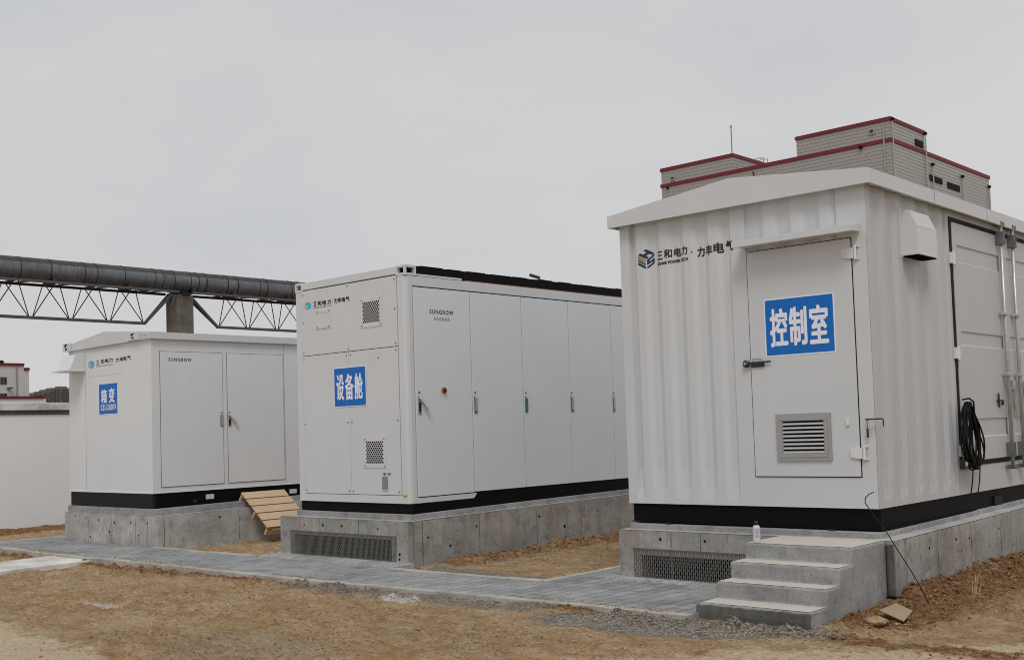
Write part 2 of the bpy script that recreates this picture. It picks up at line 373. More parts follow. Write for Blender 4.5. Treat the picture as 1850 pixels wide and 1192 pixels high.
# ------------------------------------------------------------------ ground
def vnoise(x, y, seed):
    xi, yi = np.floor(x).astype(int), np.floor(y).astype(int); xf, yf = x-xi, y-yi
    def h(a, b):
        n = (a*374761393+b*668265263+seed*982451653) & 0x7fffffff; n = ((n ^ (n >> 13))*1274126177) & 0x7fffffff
        return ((n ^ (n >> 16)) & 0xffff)/65535.
    u, v = xf*xf*(3-2*xf), yf*yf*(3-2*yf)
    return (h(xi, yi)*(1-u)+h(xi+1, yi)*u)*(1-v)+(h(xi, yi+1)*(1-u)+h(xi+1, yi+1)*u)*v
def fbm(x, y, s, o=4, seed=1, g=.5):
    r = 0; a = 1; t = 0
    for i in range(o): r = r+a*vnoise(x*s*2**i+17.3*i, y*s*2**i-9.1*i, seed+i); t += a; a *= g
    return r/t
def sm(x, a, b): t = np.clip((x-a)/(b-a), 0, 1); return t*t*(3-2*t)
PATH_F = [(-18.0, 7.12), (-14.1, 7.12), (-13.3, 7.18), (-10.25, 7.22), (-7.8, 7.35), (-5.9, 7.45), (-5.08, 7.5)]
PFX, PFY = [p[0] for p in PATH_F], [p[1] for p in PATH_F]
def fields(x, y):
    pf = np.interp(x, PFX, PFY)
    lx = (x-C3P[0])*math.cos(C3A)+(y-C3P[1])*math.sin(C3A); ly = -(x-C3P[0])*math.sin(C3A)+(y-C3P[1])*math.cos(C3A)
    w = fbm(x, y, .9, 4, 5); w2 = fbm(x, y, 2.5, 4, 11)
    d = pf-y                                  # distance in front of the path
    gravel = sm(.55-d, 0, .35)*sm(d, -.1, .0)*sm(x, -10.6, -9.2)*(1-sm(x, -6.6, -6.0))*.85
    gx, gy = x+5.05, y-7.22
    gravel = np.maximum(gravel, 1-sm(np.hypot((gx*.82+gy*.25)/1.15, (gy-.25*gx)/.42), .75, 1.15))
    gravel = np.maximum(gravel, .42*(1-sm(np.hypot((x+7.3)/.95, (y-4.75)/.75), .5, 1.2)))
    gravel = np.maximum(gravel, .75*(1-sm(np.abs(y-8.75), .05, .25))*sm(x, -9.6, -9.4)*(1-sm(x, -7.9, -7.4)))
    rband = (1-sm(lx-2.8, .35, 1.15+.5*(w-.5)))*sm(lx, 2.6, 2.8)*sm(ly, -1.7, -1.1)
    red = rband*.66
    red = np.maximum(red, .62*sm(.5-d, 0, .4)*sm(d, -.1, 0)*(1-sm(x, -8.8, -8.0)+sm(x, -6.9, -6.4)))
    red = np.maximum(red, .55*(1-sm(np.abs(x+9.5), .1, .5))*sm(y, 8.6, 9.2))
    red = np.maximum(red, .75*(1-sm(x+20.25, .35, .9)))
    sand = sm(4.35-y-.10*(x+8.5)+.3*(w-.5), -.05, .5)*sm(-6.4-x, 0, .8)
    sand = np.maximum(sand, .75*sm(x+5.6+.9*(y-6.0)*-1+.8*(w-.5), .3, 1.4)*(1-rband)*sm(7.6-y+.7*(x+3.6), -.2, .7)*(y < 13))
    white = (1-sm(np.hypot((x+8.06+.4*(y-7.08))/.34, (y-7.04)/.13), .45, 1.1))
    white = np.maximum(white, .72*(1-sm(np.hypot((x+10.3-.5*(y-5.2))/.5, (y-5.25)/.12), .3, 1.2)))
    z = .050*(fbm(x, y, .7, 3, 21)-.5)+.045*(fbm(x, y, 2.6, 4, 33)-.5)*(1-.75*sand)
    clod = fbm(x, y, 7, 4, 44, .65); rough = (.75+.9*sm(fbm(x, y, 1.3, 3, 71), .42, .62))*(1-.82*sand)
    c2 = fbm(x, y, 11, 3, 52, .6); c3 = fbm(x, y, 24, 2, 61, .6)
    z = z+rough*((clod-.5)*(.035+.06*red+.01*gravel)+np.maximum(c2-.56, 0)*(.06+.07*red)-np.maximum(.45-c2, 0)*(.12+.12*red)+(c3-.5)*.016)
    for ox, oy, dx, dy in ((-8.2, 5.3, .97, .26), (-7.9, 4.1, .96, .28)):           # faint wheel ruts
        dd = (x-ox)*(-dy)+(y-oy)*dx; z = z-.018*np.exp(-(dd/.13)**2)*(.5+.5*fbm(x, y, 3, 2, 81))+.010*np.exp(-((np.abs(dd)-.24)/.08)**2)
    z = z+.15*np.exp(-((lx-2.78)/.34)**2)*sm(ly, -.9, .3)*(lx > 2.)+.07*(rband)*(w2-.3)
    z = z+.11*np.exp(-((x+20.3)/.5)**2)
    z = z+.06*np.exp(-((x+9.7)/.35)**2)*sm(y, 8.5, 9.4)
    z = z+.045*np.exp(-((d-.18)/.16)**2)*sm(x, -11.5, -10)*(x < -5.0)*w2*1.2
    z = z-.035*sm(d, .05, .3)*(1-sm(x, -12.5, -10.5))*(d < 1.5)
    return z, gravel, red, sand, white
def gz(x, y): return float(fields(np.array([x], float), np.array([y], float))[0][0])
def axis(a, b, step, far):
    c = list(np.arange(a, b, step)); g = step; lo, hi = [], []
    p = c[0]; q = c[-1]
    while p > -far: g *= 1.35; p -= g; lo.append(p)
    g = step
    while q < far: g *= 1.35; q += g; hi.append(q)
    return np.array(lo[::-1]+c+hi)
gxs, gys = axis(-20.6, -1.6, .021, 4500), axis(2.9, 14.0, .021, 4500)
GX, GY = np.meshgrid(gxs, gys); X, Y = GX.ravel(), GY.ravel()
Zg, gr, rd, sd, wh = fields(X, Y)
far = np.clip(np.maximum(np.abs(X+10)/40, np.abs(Y-8)/40), 0, 1); Zg = Zg*(1-far)
nx, ny = len(gxs), len(gys)
idx = np.arange(nx*ny).reshape(ny, nx); quads = np.stack([idx[:-1, :-1], idx[:-1, 1:], idx[1:, 1:], idx[1:, :-1]], -1).reshape(-1, 4)
me = bpy.data.meshes.new('ground'); me.vertices.add(nx*ny); me.vertices.foreach_set('co', np.stack([X, Y, Zg], -1).ravel())
me.loops.add(quads.size); me.loops.foreach_set('vertex_index', quads.ravel().astype(np.int32)); me.polygons.add(len(quads))
me.polygons.foreach_set('loop_start', np.arange(0, quads.size, 4, dtype=np.int32)); me.polygons.foreach_set('loop_total', np.full(len(quads), 4, np.int32))
me.polygons.foreach_set('use_smooth', np.ones(len(quads), bool)); me.update(calc_edges=True)
for nm, ch in (('soil', (gr, rd, sd)), ('soil2', (wh, wh*0, wh*0))):
    ca = me.color_attributes.new(nm, 'FLOAT_COLOR', 'POINT'); ca.data.foreach_set('color', np.stack([*ch, np.ones_like(gr)], -1).ravel().astype(np.float32))
me.materials.append(M['dirt']); go = bpy.data.objects.new('ground', me); COL.objects.link(go); tag(go, kind='structure')

# loose stones and clods: nobody could count them
def scatter(name, mat, n, dens, box, smin, smax, label):
    base = bmesh.new(); bmesh.ops.create_icosphere(base, subdivisions=1, radius=1); bv = np.array([v.co[:] for v in base.verts]); bf = [[v.index for v in f.verts] for f in base.faces]; base.free()
    vs, fs = [], []; cnt = 0; tries = 0
    while cnt < n and tries < 60:
        tries += 1
        px = rng.uniform(box[0], box[1], 4000); py = rng.uniform(box[2], box[3], 4000); f = fields(px, py); dn = dens(px, py, f)
        keep = rng.uniform(0, 1, 4000) < dn
        for x, y, z in zip(px[keep], py[keep], f[0][keep]):
            if cnt >= n: break
            if (on_path(x, y)): continue
            s = smin*(smax/smin)**(rng.uniform()**1.8); q = bv*(s*rng.uniform(.6, 1.1, 3))*(1+rng.uniform(-.28, .28, (len(bv), 1)))
            a = rng.uniform(0, 6.28); ca, sa = math.cos(a), math.sin(a)
            q = np.stack([q[:, 0]*ca-q[:, 1]*sa+x, q[:, 0]*sa+q[:, 1]*ca+y, q[:, 2]*.75+z+s*.10], -1)
            o = len(vs)*12; vs.append(q); fs += [[i+o for i in f_] for f_ in bf]; cnt += 1
    mb = MB(); mb.v = [tuple(p) for q in vs for p in q]; mb.f = [tuple(f_) for f_ in fs]; mb.m = [0]*len(fs)
    return tag(mb.build(name, mat), label, 'stones', kind='stuff')
def on_path(x, y):
    if -18 < x < -5.05 and np.interp(x, PFX, PFY)-.02 < y < 8.35: return True
    if -7.55 < x < -6.85 and 8 < y < 15: return True
    if -18 < x < -17.4 and y > 7: return True
    lx, ly = x-C3P[0], y-C3P[1]
    if 1.74 < lx < 2.78 and -1.6 < ly < 0: return True
    return (-6.92 < x < -4.05 and 8.9 < y) or (-12.2 < x < -9.68 and y > 8.5) or (-17.4 < x < -14.5 and y > 8.2) or (-15.3 < x < -14.0 and 5.4 < y < 7.3)
scatter('gravel', 'stone_grey', 7000, lambda x, y, f: np.clip(f[1]-.42, 0, 1)**1.1*1.6, (-10.8, -3.6, 3.6, 9.2), .004, .017, 'grey crushed stone spread in front of the path and bottom step')
scatter('red_soil_lumps', 'clod_red', 5200, lambda x, y, f: np.clip(f[2]-.2, 0, 1)**1.3, (-14, -2.4, 5, 14), .005, .024, 'dark reddish brown lumps of earth along the foundations and path edge')
scatter('tan_soil_lumps', 'clod_tan', 8000, lambda x, y, f: .35*(1-.93*f[3])*sm(fbm(x, y, 1.3, 3, 71), .36, .6), (-14, -2.4, 3.2, 11), .004, .017, 'small tan crumbs of dry earth over the trampled ground')
scatter('pale_chips', 'stone_pale', 200, lambda x, y, f: .10+.4*f[2], (-13, -2.4, 3.6, 11), .005, .018, 'few pale stone chips lying in the brown soil')

# dry straw bits and soil crumbs that spilled onto the path
mb = MB(); k = 0
while k < 1100:
    x, y = random.uniform(-12.5, -2.6), random.uniform(3.3, 12)
    if on_path(x, y) or random.random() > .25+.75*float(sm(fbm(np.array([x]), np.array([y]), .8, 3, 91), .45, .6)[0]): continue
    k += 1; a = random.uniform(0, 6.283); L = random.uniform(.012, .045); w = random.uniform(.0012, .0028); z = gz(x, y)+.006; ca, sa = math.cos(a), math.sin(a)
    mb.add([(x-ca*L-sa*w, y-sa*L+ca*w, z), (x+sa*w, y-ca*w, z+.010), (x+ca*L, y+sa*L, z+random.uniform(.0, .02)), (x-sa*w, y+ca*w, z+.013)], [(0, 1, 2, 3)])
tag(mb.build('straw_bits', 'straw'), 'short dry straw bits strewn over the trampled soil', 'straw', kind='stuff')
mb = MB(); ico = bmesh.new(); bmesh.ops.create_icosphere(ico, subdivisions=1, radius=1); iv = [v.co.copy() for v in ico.verts]; iff = [tuple(v.index for v in f.verts) for f in ico.faces]; ico.free()
for k in range(1500):
    x = random.uniform(-17, -5.2); e_ = abs(random.gauss(0, .10)); y = float(np.interp(x, PFX, PFY))-.05+e_
    if fbm(np.array([x]), np.array([.0]), 1.1, 3, 17)[0] < .48: continue
    r = random.uniform(.003, .010); mb.add([(x+v.x*r*random.uniform(.7, 1.3), y+v.y*r*random.uniform(.7, 1.3), .056+v.z*r*.7) for v in iv], iff)
tag(mb.build('spilled_soil', 'clod_tan'), 'brown soil crumbs spilled over the front kerb onto the paved path', 'soil crumbs', kind='stuff')

# ------------------------------------------------------------------ path, kerbs, slab
mb = MB()
outer = PATH_F+[(-5.08, 8.93), (-6.9, 8.93), (-6.9, 15.2), (-7.38, 15.2), (-7.38, 8.34), (-9.2, 8.25), (-11.6, 8.28), (-14.3, 8.19), (-17.35, 8.19), (-17.35, 15), (-17.92, 15), (-17.92, 7.2)]
mb.prism([(x, y) for x, y in outer], -.06, .052)
tag(mb.build('path', 'paver'), kind='structure')
def kerb(pts, w, z, name='kerb', sink=-.08, step=.5):
    mb = MB()
    for (ax, ay), (bx, by) in zip(pts[:-1], pts[1:]):
        L = math.hypot(bx-ax, by-ay); n = max(1, round(L/step)); ux, uy = (bx-ax)/L, (by-ay)/L
        for i in range(n):
            p, q = L*i/n+.003, L*(i+1)/n-.003; dz = random.uniform(-.004, .004); dw = random.uniform(-.004, .004)
            P = lambda t, o: (ax+ux*t-uy*o, ay+uy*t+ux*o)
            mb.prism([P(p, -w/2+dw), P(q, -w/2+dw), P(q, w/2+dw), P(p, w/2+dw)], sink, z+dz)
    return tag(mb.build(name, 'kerb_stone', bevel=.006), kind='structure')
kerb([(x, y-.03) for x, y in PATH_F], .09, .057)
kerb([(-7.42, 14.9), (-7.42, 8.36), (-9.2, 8.27), (-9.62, 8.28)], .09, .060)
kerb([(-12.25, 8.30), (-14.3, 8.22), (-14.6, 8.22)], .09, .060)
kerb([(-17.97, 15), (-17.97, 7.12)], .09, .060)
mb = MB()   # rough mortar fillet at the foot of the middle and right foundations
for (x0, x1, y0, y1, h) in ((-12.2, -9.62, 8.30, 8.63, .058), (-6.98, -5.12, 8.78, 8.945, .060)):
    n = 46; top = []; 
    for i in range(n+1):
        x = x0+(x1-x0)*i/n; yo = y0+.035*math.sin(i*1.7)+random.uniform(-.03, .03)
        top.append((x, yo))
    for i in range(n):
        (a, ya), (b, yb) = top[i], top[i+1]; h2 = h+random.uniform(0, .004)
        mb.add([(a, ya, -.03), (b, yb, -.03), (b, yb+.03, h2), (a, ya+.03, h2), (b, y1+.02, h2+.006), (a, y1+.02, h2+.006)], [(0, 1, 2, 3), (3, 2, 4, 5)])
    for k in (0, n):
        a, ya = top[k]; mb.add([(a, ya, -.05), (a, ya+.03, h), (a, y1+.02, h+.01), (a, y1+.02, -.05)], [(0, 1, 2, 3)])
tag(mb.build('mortar_strip', 'mortar'), kind='structure')
mb = MB(); mb.prism([(-15.25, 7.06), (-14.12, 7.06), (-14.05, 5.9), (-13.9, 3.4), (-15.0, 3.4), (-15.1, 5.9)], -.05, .028)
tag(mb.build('concrete_strip', 'slab_white', bevel=.01), kind='structure')

# ------------------------------------------------------------------ foundations
def tie_holes(mb, spots, plane, off, mat):
    for u, z in spots:
        r = random.uniform(.012, .021); n = 9; k = [r*random.uniform(.7, 1.25) for _ in range(n)]
        pts = [(u+k[i]*math.cos(6.283*i/n), z+k[i]*math.sin(6.283*i/n)) for i in range(n)]
        put_poly(mb, pts, [tuple(range(n))], plane, off, mat)
def joint(mb, u, z0, z1, plane, off, mat, w=.004):
    n = 7; L, Rr = [], []
    for i in range(n):
        z = z0+(z1-z0)*i/(n-1); j = random.uniform(-.003, .003); ww = w*random.uniform(.4, 1.5); L.append((u+j-ww, z)); Rr.append((u+j+ww, z))
    pts = L+Rr[::-1]
    put_poly(mb, pts, [(i, i+1, 2*n-2-i, 2*n-1-i) for i in range(n-1)], plane, off, mat)
def grille(name, x0, x1, y, z0, z1, parent, pitch=.0225, mat='grille_steel'):
    mb = MB(); n = int((x1-x0)/pitch); p = (x1-x0)/n; hw = p*.2
    for i in range(n+1):
        x = x0+i*p; mb.box(x-hw, x+hw, y-.0015, y+.0015, z0, z1)
        if i < n:
            zz = z0+(.0 if i % 2 else .035)
            while zz < z1-.008:
                mb.box(x+hw+.0002, x+p-hw-.0002, y-.0012, y+.0012, zz, zz+.011); zz += .062
    mb.box(x0-.012, x1+.012, y-.004, y+.004, z1, z1+.012)
    return mb.build(name, mat, parent)
def foundation(name, label, P, A, xl, xr, yf, length, top, top_back, mats, opening=None, vent=None, second=None, holes_f=(), holes_r=(), joints_f=(), joints_r=(), bottom=-.25):
    t = thing(name, label, 'foundation', (P[0], P[1], 0), A, 'concrete foundations under the three units')
    mb = MB(); D = .22; yb = length
    if opening:
        a, b, c, d = opening
        mb.box(xl, a, yf, yf+D, bottom, top); mb.box(b, xr, yf, yf+D, bottom, top); mb.box(a, b, yf, yf+D, d, top); mb.box(a, b, yf, yf+D, bottom, c)
        mb.box(a-.05, b+.05, yf+D, yf+D+.02, bottom, top, 2)
        y0 = yf+D+.02
    else:
        y0 = yf
    # body, its top rising slightly to the back
    vs = [(xl, y0, bottom), (xr, y0, bottom), (xr, yb, bottom), (xl, yb, bottom), (xl, y0, top), (xr, y0, top), (xr, yb, top_back), (xl, yb, top_back)]
    mb.add(vs, [(3, 2, 1, 0), (4, 5, 6, 7), (0, 1, 5, 4), (1, 2, 6, 5), (2, 3, 7, 6), (3, 0, 4, 7)], 0)
    for u in joints_f: joint(mb, u, bottom+.3, top-.01, 'front', yf-.0015, 3)
    for u in joints_r: joint(mb, u, bottom+.3, top-.005, 'right', xr+.0015, 3)
    tie_holes(mb, holes_f, 'front', yf-.0025, 2); tie_holes(mb, holes_r, 'right', xr+.0025, 2)
    w = mb.build('wall', [mats[0], mats[1], 'gap_dark', 'concrete_dark'], t)
    if second:
        a, b, c, d, z1, z1b = second
        m2 = MB(); m2.add([(a, c, top-.02), (b, c, top-.02), (b, d, top-.02), (a, d, top-.02), (a, c, z1), (b, c, z1), (b, d, z1b), (a, d, z1b)], [(3, 2, 1, 0), (4, 5, 6, 7), (0, 1, 5, 4), (1, 2, 6, 5), (2, 3, 7, 6), (3, 0, 4, 7)])
        # trowelled ledge sheet around it
        e = .004
        m2.add([(xl+.006, yf+.006, top+e), (xr-.006, yf+.006, top+e), (xr-.006, yb-.01, top_back+e), (xl+.006, yb-.01, top_back+e)], [(0, 1, 2, 3)], 1)
        m2.build('upstand', [mats[1], 'concrete_ledge'], t, bevel=.006)
    if vent: grille('vent_grille', *vent, t)
    return t
foundation('foundation', 'low grey concrete plinth with pitted front, farthest left, under the transformer cabin', C1P, C1A, -.09, 2.735, -.05, 3.7, .475, .53, ('concrete_light', 'concrete_grey'),
           second=(-.05, 2.60, -.015, 3.6, .578, .63), holes_f=[(.28, .43), (.62, .40), (1.02, .38), (1.5, .36), (1.98, .37), (2.45, .375), (1.35, .22), (2.2, .2), (.75, .12)], holes_r=[(.95, .40), (1.9, .42), (2.9, .4)],
           joints_f=[.68, 1.42, 2.12, 2.46], joints_r=[.05, .13, 1.28, 2.1])
fd1 = bpy.data.objects['foundation']
mb = MB(); mb.box(2.735, 2.75, .06, .125, -.2, .47); mb.build('pilaster', 'concrete_ledge', fd1)
foundation('foundation', 'long grey concrete plinth with a grated front under the middle container', C2P, C2A, -.205, 2.245, -.165, 6.4, .528, .60, ('concrete', 'concrete_grey'),
           opening=(.10, 1.96, .05, .315), vent=(.02, 2.03, -.168, .035, .350), second=(-.03, 2.16, -.03, 6.25, .60, .665),
           holes_f=[(.30, .44), (.68, .445), (1.05, .445), (1.72, .44), (2.1, .16), (2.09, .10)], holes_r=[(.95, .39), (.5, .2), (2.1, .42), (2.6, .25), (3.3, .4), (.15, .33)], joints_f=[1.37, .62, 2.05], joints_r=[-.08, 1.0, 2.05, 2.95, 3.8])
foundation('foundation', 'wide concrete plinth behind the steps, under the corrugated control cabin', C3P, C3A, -.02, 2.82, -.165, 6.6, .522, .60, ('concrete', 'concrete_grey'),
           opening=(.24, 1.9, .045, .290), vent=(.16, 1.98, -.168, .035, .340), second=(.03, 2.66, -.05, 6.4, .578, .64),
           holes_f=[(.48, .445), (.98, .45), (1.44, .455)], holes_r=[(.55, .40), (1.18, .42), (1.5, .40), (2.3, .42), (1.3, .3), (3.2, .44)], joints_f=[.93, .6, 1.55], joints_r=[.75, 1.55, 2.35, 3.2])

# concrete steps
st = thing('steps', 'four cast concrete steps with dusty treads leading up to the cabin door', 'steps', (C3P[0], C3P[1], 0), C3A)
tops = [.128, .262, .397, .530]; fronts = [-1.53, -1.265, -1.04, -.80]
sx0, sx1 = 1.775, 2.752
mb = MB()
prof = [(fronts[0], -.12)]
for f_, z_ in zip(fronts, tops): prof += [(f_, prof[-1][1]), (f_, z_)]
prof += [(-.172, tops[-1]), (-.172, -.12)]
prof = prof[1:]
mb.prism([(y, z) for y, z in prof], sx0, sx1, 0)
mb.build('flight', 'concrete_step', st, bevel=.016)
can_scale = .93
for k, (f_, z_) in enumerate(zip(fronts, tops)):
    yb = fronts[k+1] if k < 3 else -.172
    mb = MB(); n = 16; vs = []
    for i in range(n+1):
        x = sx0+.012+(sx1-sx0-.024)*i/n; vs += [(x, f_+.010+random.uniform(-.002, .008), z_+.003), (x, yb-.003, z_+.004)]
    mb.add(vs, [(2*i, 2*i+2, 2*i+3, 2*i+1) for i in range(n)]); mb.build('tread', 'tread_sand', st)
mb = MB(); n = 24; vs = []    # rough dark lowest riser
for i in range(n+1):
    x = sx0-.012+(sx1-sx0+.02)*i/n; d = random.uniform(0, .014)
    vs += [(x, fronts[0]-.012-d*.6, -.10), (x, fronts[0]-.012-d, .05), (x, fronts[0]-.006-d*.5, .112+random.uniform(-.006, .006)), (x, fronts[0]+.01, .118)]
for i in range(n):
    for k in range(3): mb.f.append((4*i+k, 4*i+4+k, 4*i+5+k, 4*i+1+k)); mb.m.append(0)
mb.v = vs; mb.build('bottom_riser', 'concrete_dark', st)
mb = MB(); mb.tube([(2.787, -.19, -.05), (2.787, -.19, .50)], .03, 12, 0); mb.tube([(2.79, -.225, .03), (2.79, -.18, .03)], .055, 14, 1)
tag(mb.build('drain_pipe', ['concrete_dark', 'gap_dark']), 'short dark drain pipe standing between the steps and the plinth corner', 'drain pipe'); o = bpy.data.objects['drain_pipe']; o.location = (C3P[0], C3P[1], 0); o.rotation_euler = (0, 0, C3A)

# ------------------------------------------------------------------ right: corrugated control cabin
c3 = thing('control_cabin', 'white corrugated control room cabin with gabled roof and louvred door, nearest on the right', 'cabin', (C3P[0], C3P[1], 0), C3A)
ZB, ZT, LEN = .775, 3.58, 6.06
DEP = .024
def corr_profile(a, b, period, first_out=True):
    pts = []; x = a
    seq = [(.30, 0), (.20, 1), (.30, 1), (.20, 0)]
    lvl = 0; pts.append((x, 0))
    while x < b-1e-6:
        for w, nl in seq:
            x2 = min(b, x+w*period); pts.append((x2, nl*DEP if x2 < b else nl*DEP*((x2-x)/(w*period) if nl else 1-(x2-x)/(w*period)))); x = x2
            if x >= b-1e-6: break
    pts[-1] = (b, pts[-1][1]); return pts
front = [(0, 0), (.112, 0), (.125, DEP*1.9), (.175, DEP*1.6)]
front += [(x, DEP-d) if False else (x, d) for x, d in corr_profile(.20, 1.265, .283)]
front += [(1.285, 0), (1.44, 0)]
fx, fd = np.array([p[0] for p in front]), np.array([p[1] for p in front])
fdep = {'breaks': [p[0] for p in front], 'fn': lambda u: float(np.interp(u, fx, fd))}
upper = [(1.44, 0), (1.445, DEP)]+[(x, DEP-d) for x, d in corr_profile(1.50, 2.34, .283)]+[(2.36, 0), (W3, 0)]
right = [(0, 0), (.10, 0), (.115, DEP)]+[(y, DEP-d) for y, d in corr_profile(.15, 1.80, .33)]+[(1.82, 0), (1.86, 0)]
mb = MB()
def sheet(prof, z0, z1, plane, off, sgn, mat=0, flat0=False):
    rows = [(z0, 1.), (z1, 1.)] if not flat0 else [(z0, .0), (z0+.055, .10), (z0+.15, .55), (z0+.34, 1.), (z1, 1.)]
    n = len(rows); vs = []
    for u, d in prof:
        for z, k in rows: vs.append((u, off+sgn*d*k, z) if plane == 'front' else (off+sgn*d*k, u, z))
    mb.add(vs, [(n*i+r, n*i+n+r, n*i+n+r+1, n*i+r+1) for i in range(len(prof)-1) for r in range(n-1)], mat)
RAIL = .10
sheet(front, ZB, ZT, 'front', 0, 1, 0, True)
sheet(upper, 3.14, ZT, 'front', 0, 1)
mb.box(0, W3-.003, DEP+.001, .06, ZB, ZB+RAIL); mb.box(1.44, W3-.003, 0, DEP, ZB, ZB+RAIL)                 # bottom rail, front
mb.box(1.44, W3-.003, .0, .05, ZB+RAIL, 3.14)              # flat wall round the door
mb.build('wall', 'white_paint', c3)
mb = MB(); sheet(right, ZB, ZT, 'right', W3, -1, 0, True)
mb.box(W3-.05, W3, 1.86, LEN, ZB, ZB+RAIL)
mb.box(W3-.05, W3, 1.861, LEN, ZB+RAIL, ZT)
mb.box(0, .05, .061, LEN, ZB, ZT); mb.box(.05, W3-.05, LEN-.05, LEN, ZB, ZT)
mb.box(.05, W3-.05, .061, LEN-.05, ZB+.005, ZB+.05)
mb.build('side_wall', 'white_paint_shaded_streaked', c3)
# roof with fascia: front gable profile, overhang .09
ov = .09; rl, rr = -.085, W3+.085
mb = MB()
gable = [(rl, 3.560), (rr, 3.560), (rr, 3.690), (W3/2+.03, 3.832), (rl, 3.678)]
mb.prism(gable, -ov, -ov+.03, 1)
mb.box(rr-.03, rr, -ov+.03, LEN+.1, 3.560, 3.690); mb.box(rl, rl+.03, -ov+.03, LEN+.1, 3.560, 3.678)
mb.add([(rl, -ov, 3.6785), (W3/2+.03, -ov, 3.8325), (rr, -ov, 3.6905), (rl, LEN+.1, 3.6785), (W3/2+.03, LEN+.1, 3.8325), (rr, LEN+.1, 3.6905)], [(0, 1, 4, 3), (1, 2, 5, 4)])
mb.box(rl+.03, rr-.03, -ov+.03, LEN+.07, 3.585, 3.60)
for y in (1.35, 2.75, 4.15): mb.box(rr-.001, rr+.0015, y, y+.006, 3.563, 3.687, 1)
mb.build('roof', ['white_roof', 'seam_grey'], c3, bevel=.004)
# black base frame
mb = MB(); a = .035
mb.box(a, W3+.0, .0+.025, .11, .600, ZB-.002, 0); mb.box(W3-.07, W3-.012, .11, LEN-.02, .600, ZB-.002, 0); mb.box(a, a+.06, .11, LEN-.02, .6, ZB-.002)
mb.box(a-.02, W3+.01, .010, .13, .592, .600, 0); mb.box(W3-.1, W3+.02, .13, LEN-.02, .592, .600); mb.box(a+.06, W3-.07, .11, LEN-.05, .64, .7)
mb.build('base_frame', 'black_steel', c3)
for fx_ in (.46, 2.18):
    mb = MB(); mb.box(fx_, fx_+.045, -.045, .005, .526, .594); mb.build('foot_bracket', 'dark_metal', c3)
mb = MB(); mb.box(W3-.01, W3+.012, 2.75, 2.98, .60, .70); mb.build('earth_lug', 'black_steel_lit', c3)
# door
dx0, dx1, dz0, dz1 = 1.452, 2.494, 1.042, 3.128
mb = MB(); mb.box(dx0+.008, dx1-.008, -.012, .01, dz0+.008, dz1-.008)
door = mb.build('door', 'door_white', c3, bevel=.003)
mb = MB()
for b in ((dx0, dx0+.0078, dz0, dz1), (dx1-.0078, dx1, dz0, dz1), (dx0+.0078, dx1-.0078, dz0, dz0+.0075), (dx0+.0078, dx1-.0078, dz1-.0098, dz1)): mb.box(b[0], b[1], -.003, .002, b[2], b[3])
mb.build('door_seal', 'gap_dark', door)
mb = MB(); lx0, lx1, lz0, lz1 = 1.70, 2.232, 1.192, 1.612; fw = .066   # louvre
for b in ((lx0, lx1, lz0, lz0+fw), (lx0, lx1, lz1-fw, lz1), (lx0, lx0+fw, lz0+fw, lz1-fw), (lx1-fw, lx1, lz0+fw, lz1-fw)): mb.box(b[0], b[1], -.030, -.012, b[2], b[3])
for b in ((lx0+.030, lx1-.030, lz0+.030, lz0+fw-.005), (lx0+.030, lx1-.030, lz1-fw+.005, lz1-.030), (lx0+.03, lx0+fw-.01, lz0+fw, lz1-fw), (lx1-fw+.01, lx1-.03, lz0+fw, lz1-fw)): mb.box(b[0], b[1], -.036, -.030, b[2], b[3])
mb.box(lx0+fw, lx1-fw, -.016, -.0125, lz0+fw, lz1-fw, 2)
nb = 8; hgt = (lz1-lz0-2*fw)/nb
for i in range(nb):
    z = lz0+fw+i*hgt
    mb.add([(lx0+fw, -.034, z+.002), (lx1-fw, -.034, z+.002), (lx1-fw, -.018, z+hgt*.56), (lx0+fw, -.018, z+hgt*.56), (lx0+fw, -.030, z), (lx1-fw, -.030, z), (lx1-fw, -.016, z+hgt*.50), (lx0+fw, -.016, z+hgt*.50)],
           [(0, 1, 2, 3), (7, 6, 5, 4), (0, 4, 5, 1), (2, 6, 7, 3)], 1)
mb.build('louvre_vent', ['aluminium', 'louver_blade', 'gap_dark'], door)
mb = MB()   # sign
sb = (1.631, 2.300, 2.148, 2.653)
mb.box(sb[0], sb[1], -.015, -.0125, sb[2], sb[3], 0)
e = .012
for b in ((sb[0]-e, sb[1]+e, sb[2]-e, sb[2]), (sb[0]-e, sb[1]+e, sb[3], sb[3]+e), (sb[0]-e, sb[0], sb[2], sb[3]), (sb[1], sb[1]+e, sb[2], sb[3])): mb.box(b[0], b[1], -.0145, -.0125, b[2], b[3], 1)
for ch, u0, u1 in (('控', 1.675, 1.855), ('制', 1.868, 2.045), ('室', 2.068, 2.252)): put_text(mb, ch, (u0, u1, 2.222, 2.572), 'front', -.0165, 1, .0075)
mb.build('sign', ['blue_sign', 'sign_white'], door)
for zc in (2.985, 1.252):   # hinges
    mb = MB(); mb.prism([(2.405, zc-.035), (2.47, zc-.048), (2.515, zc-.048), (2.515, zc+.048), (2.47, zc+.048), (2.405, zc+.035)], -.028, -.013, 1)
    mb.tube([(2.53, -.022, zc-.058), (2.53, -.022, zc+.062)], .013, 10); mb.box(2.515, 2.565, -.014, .0, zc-.06, zc-.045); mb.box(2.515, 2.565, -.014, .0, zc+.05, zc+.064)
    mb.build('hinge', 'hinge_paint', door, bevel=.002)
mb = MB()   # latch bar
mb.lathe([(.030, 0), (.034, -.01), (.034, -.03), (.02, -.04)], (1.415, 0, 2.088), 14, 0, 'y'); mb.lathe([(.012, -.04), (.012, -.05)], (1.415, 0, 2.088), 10, 1, 'y')
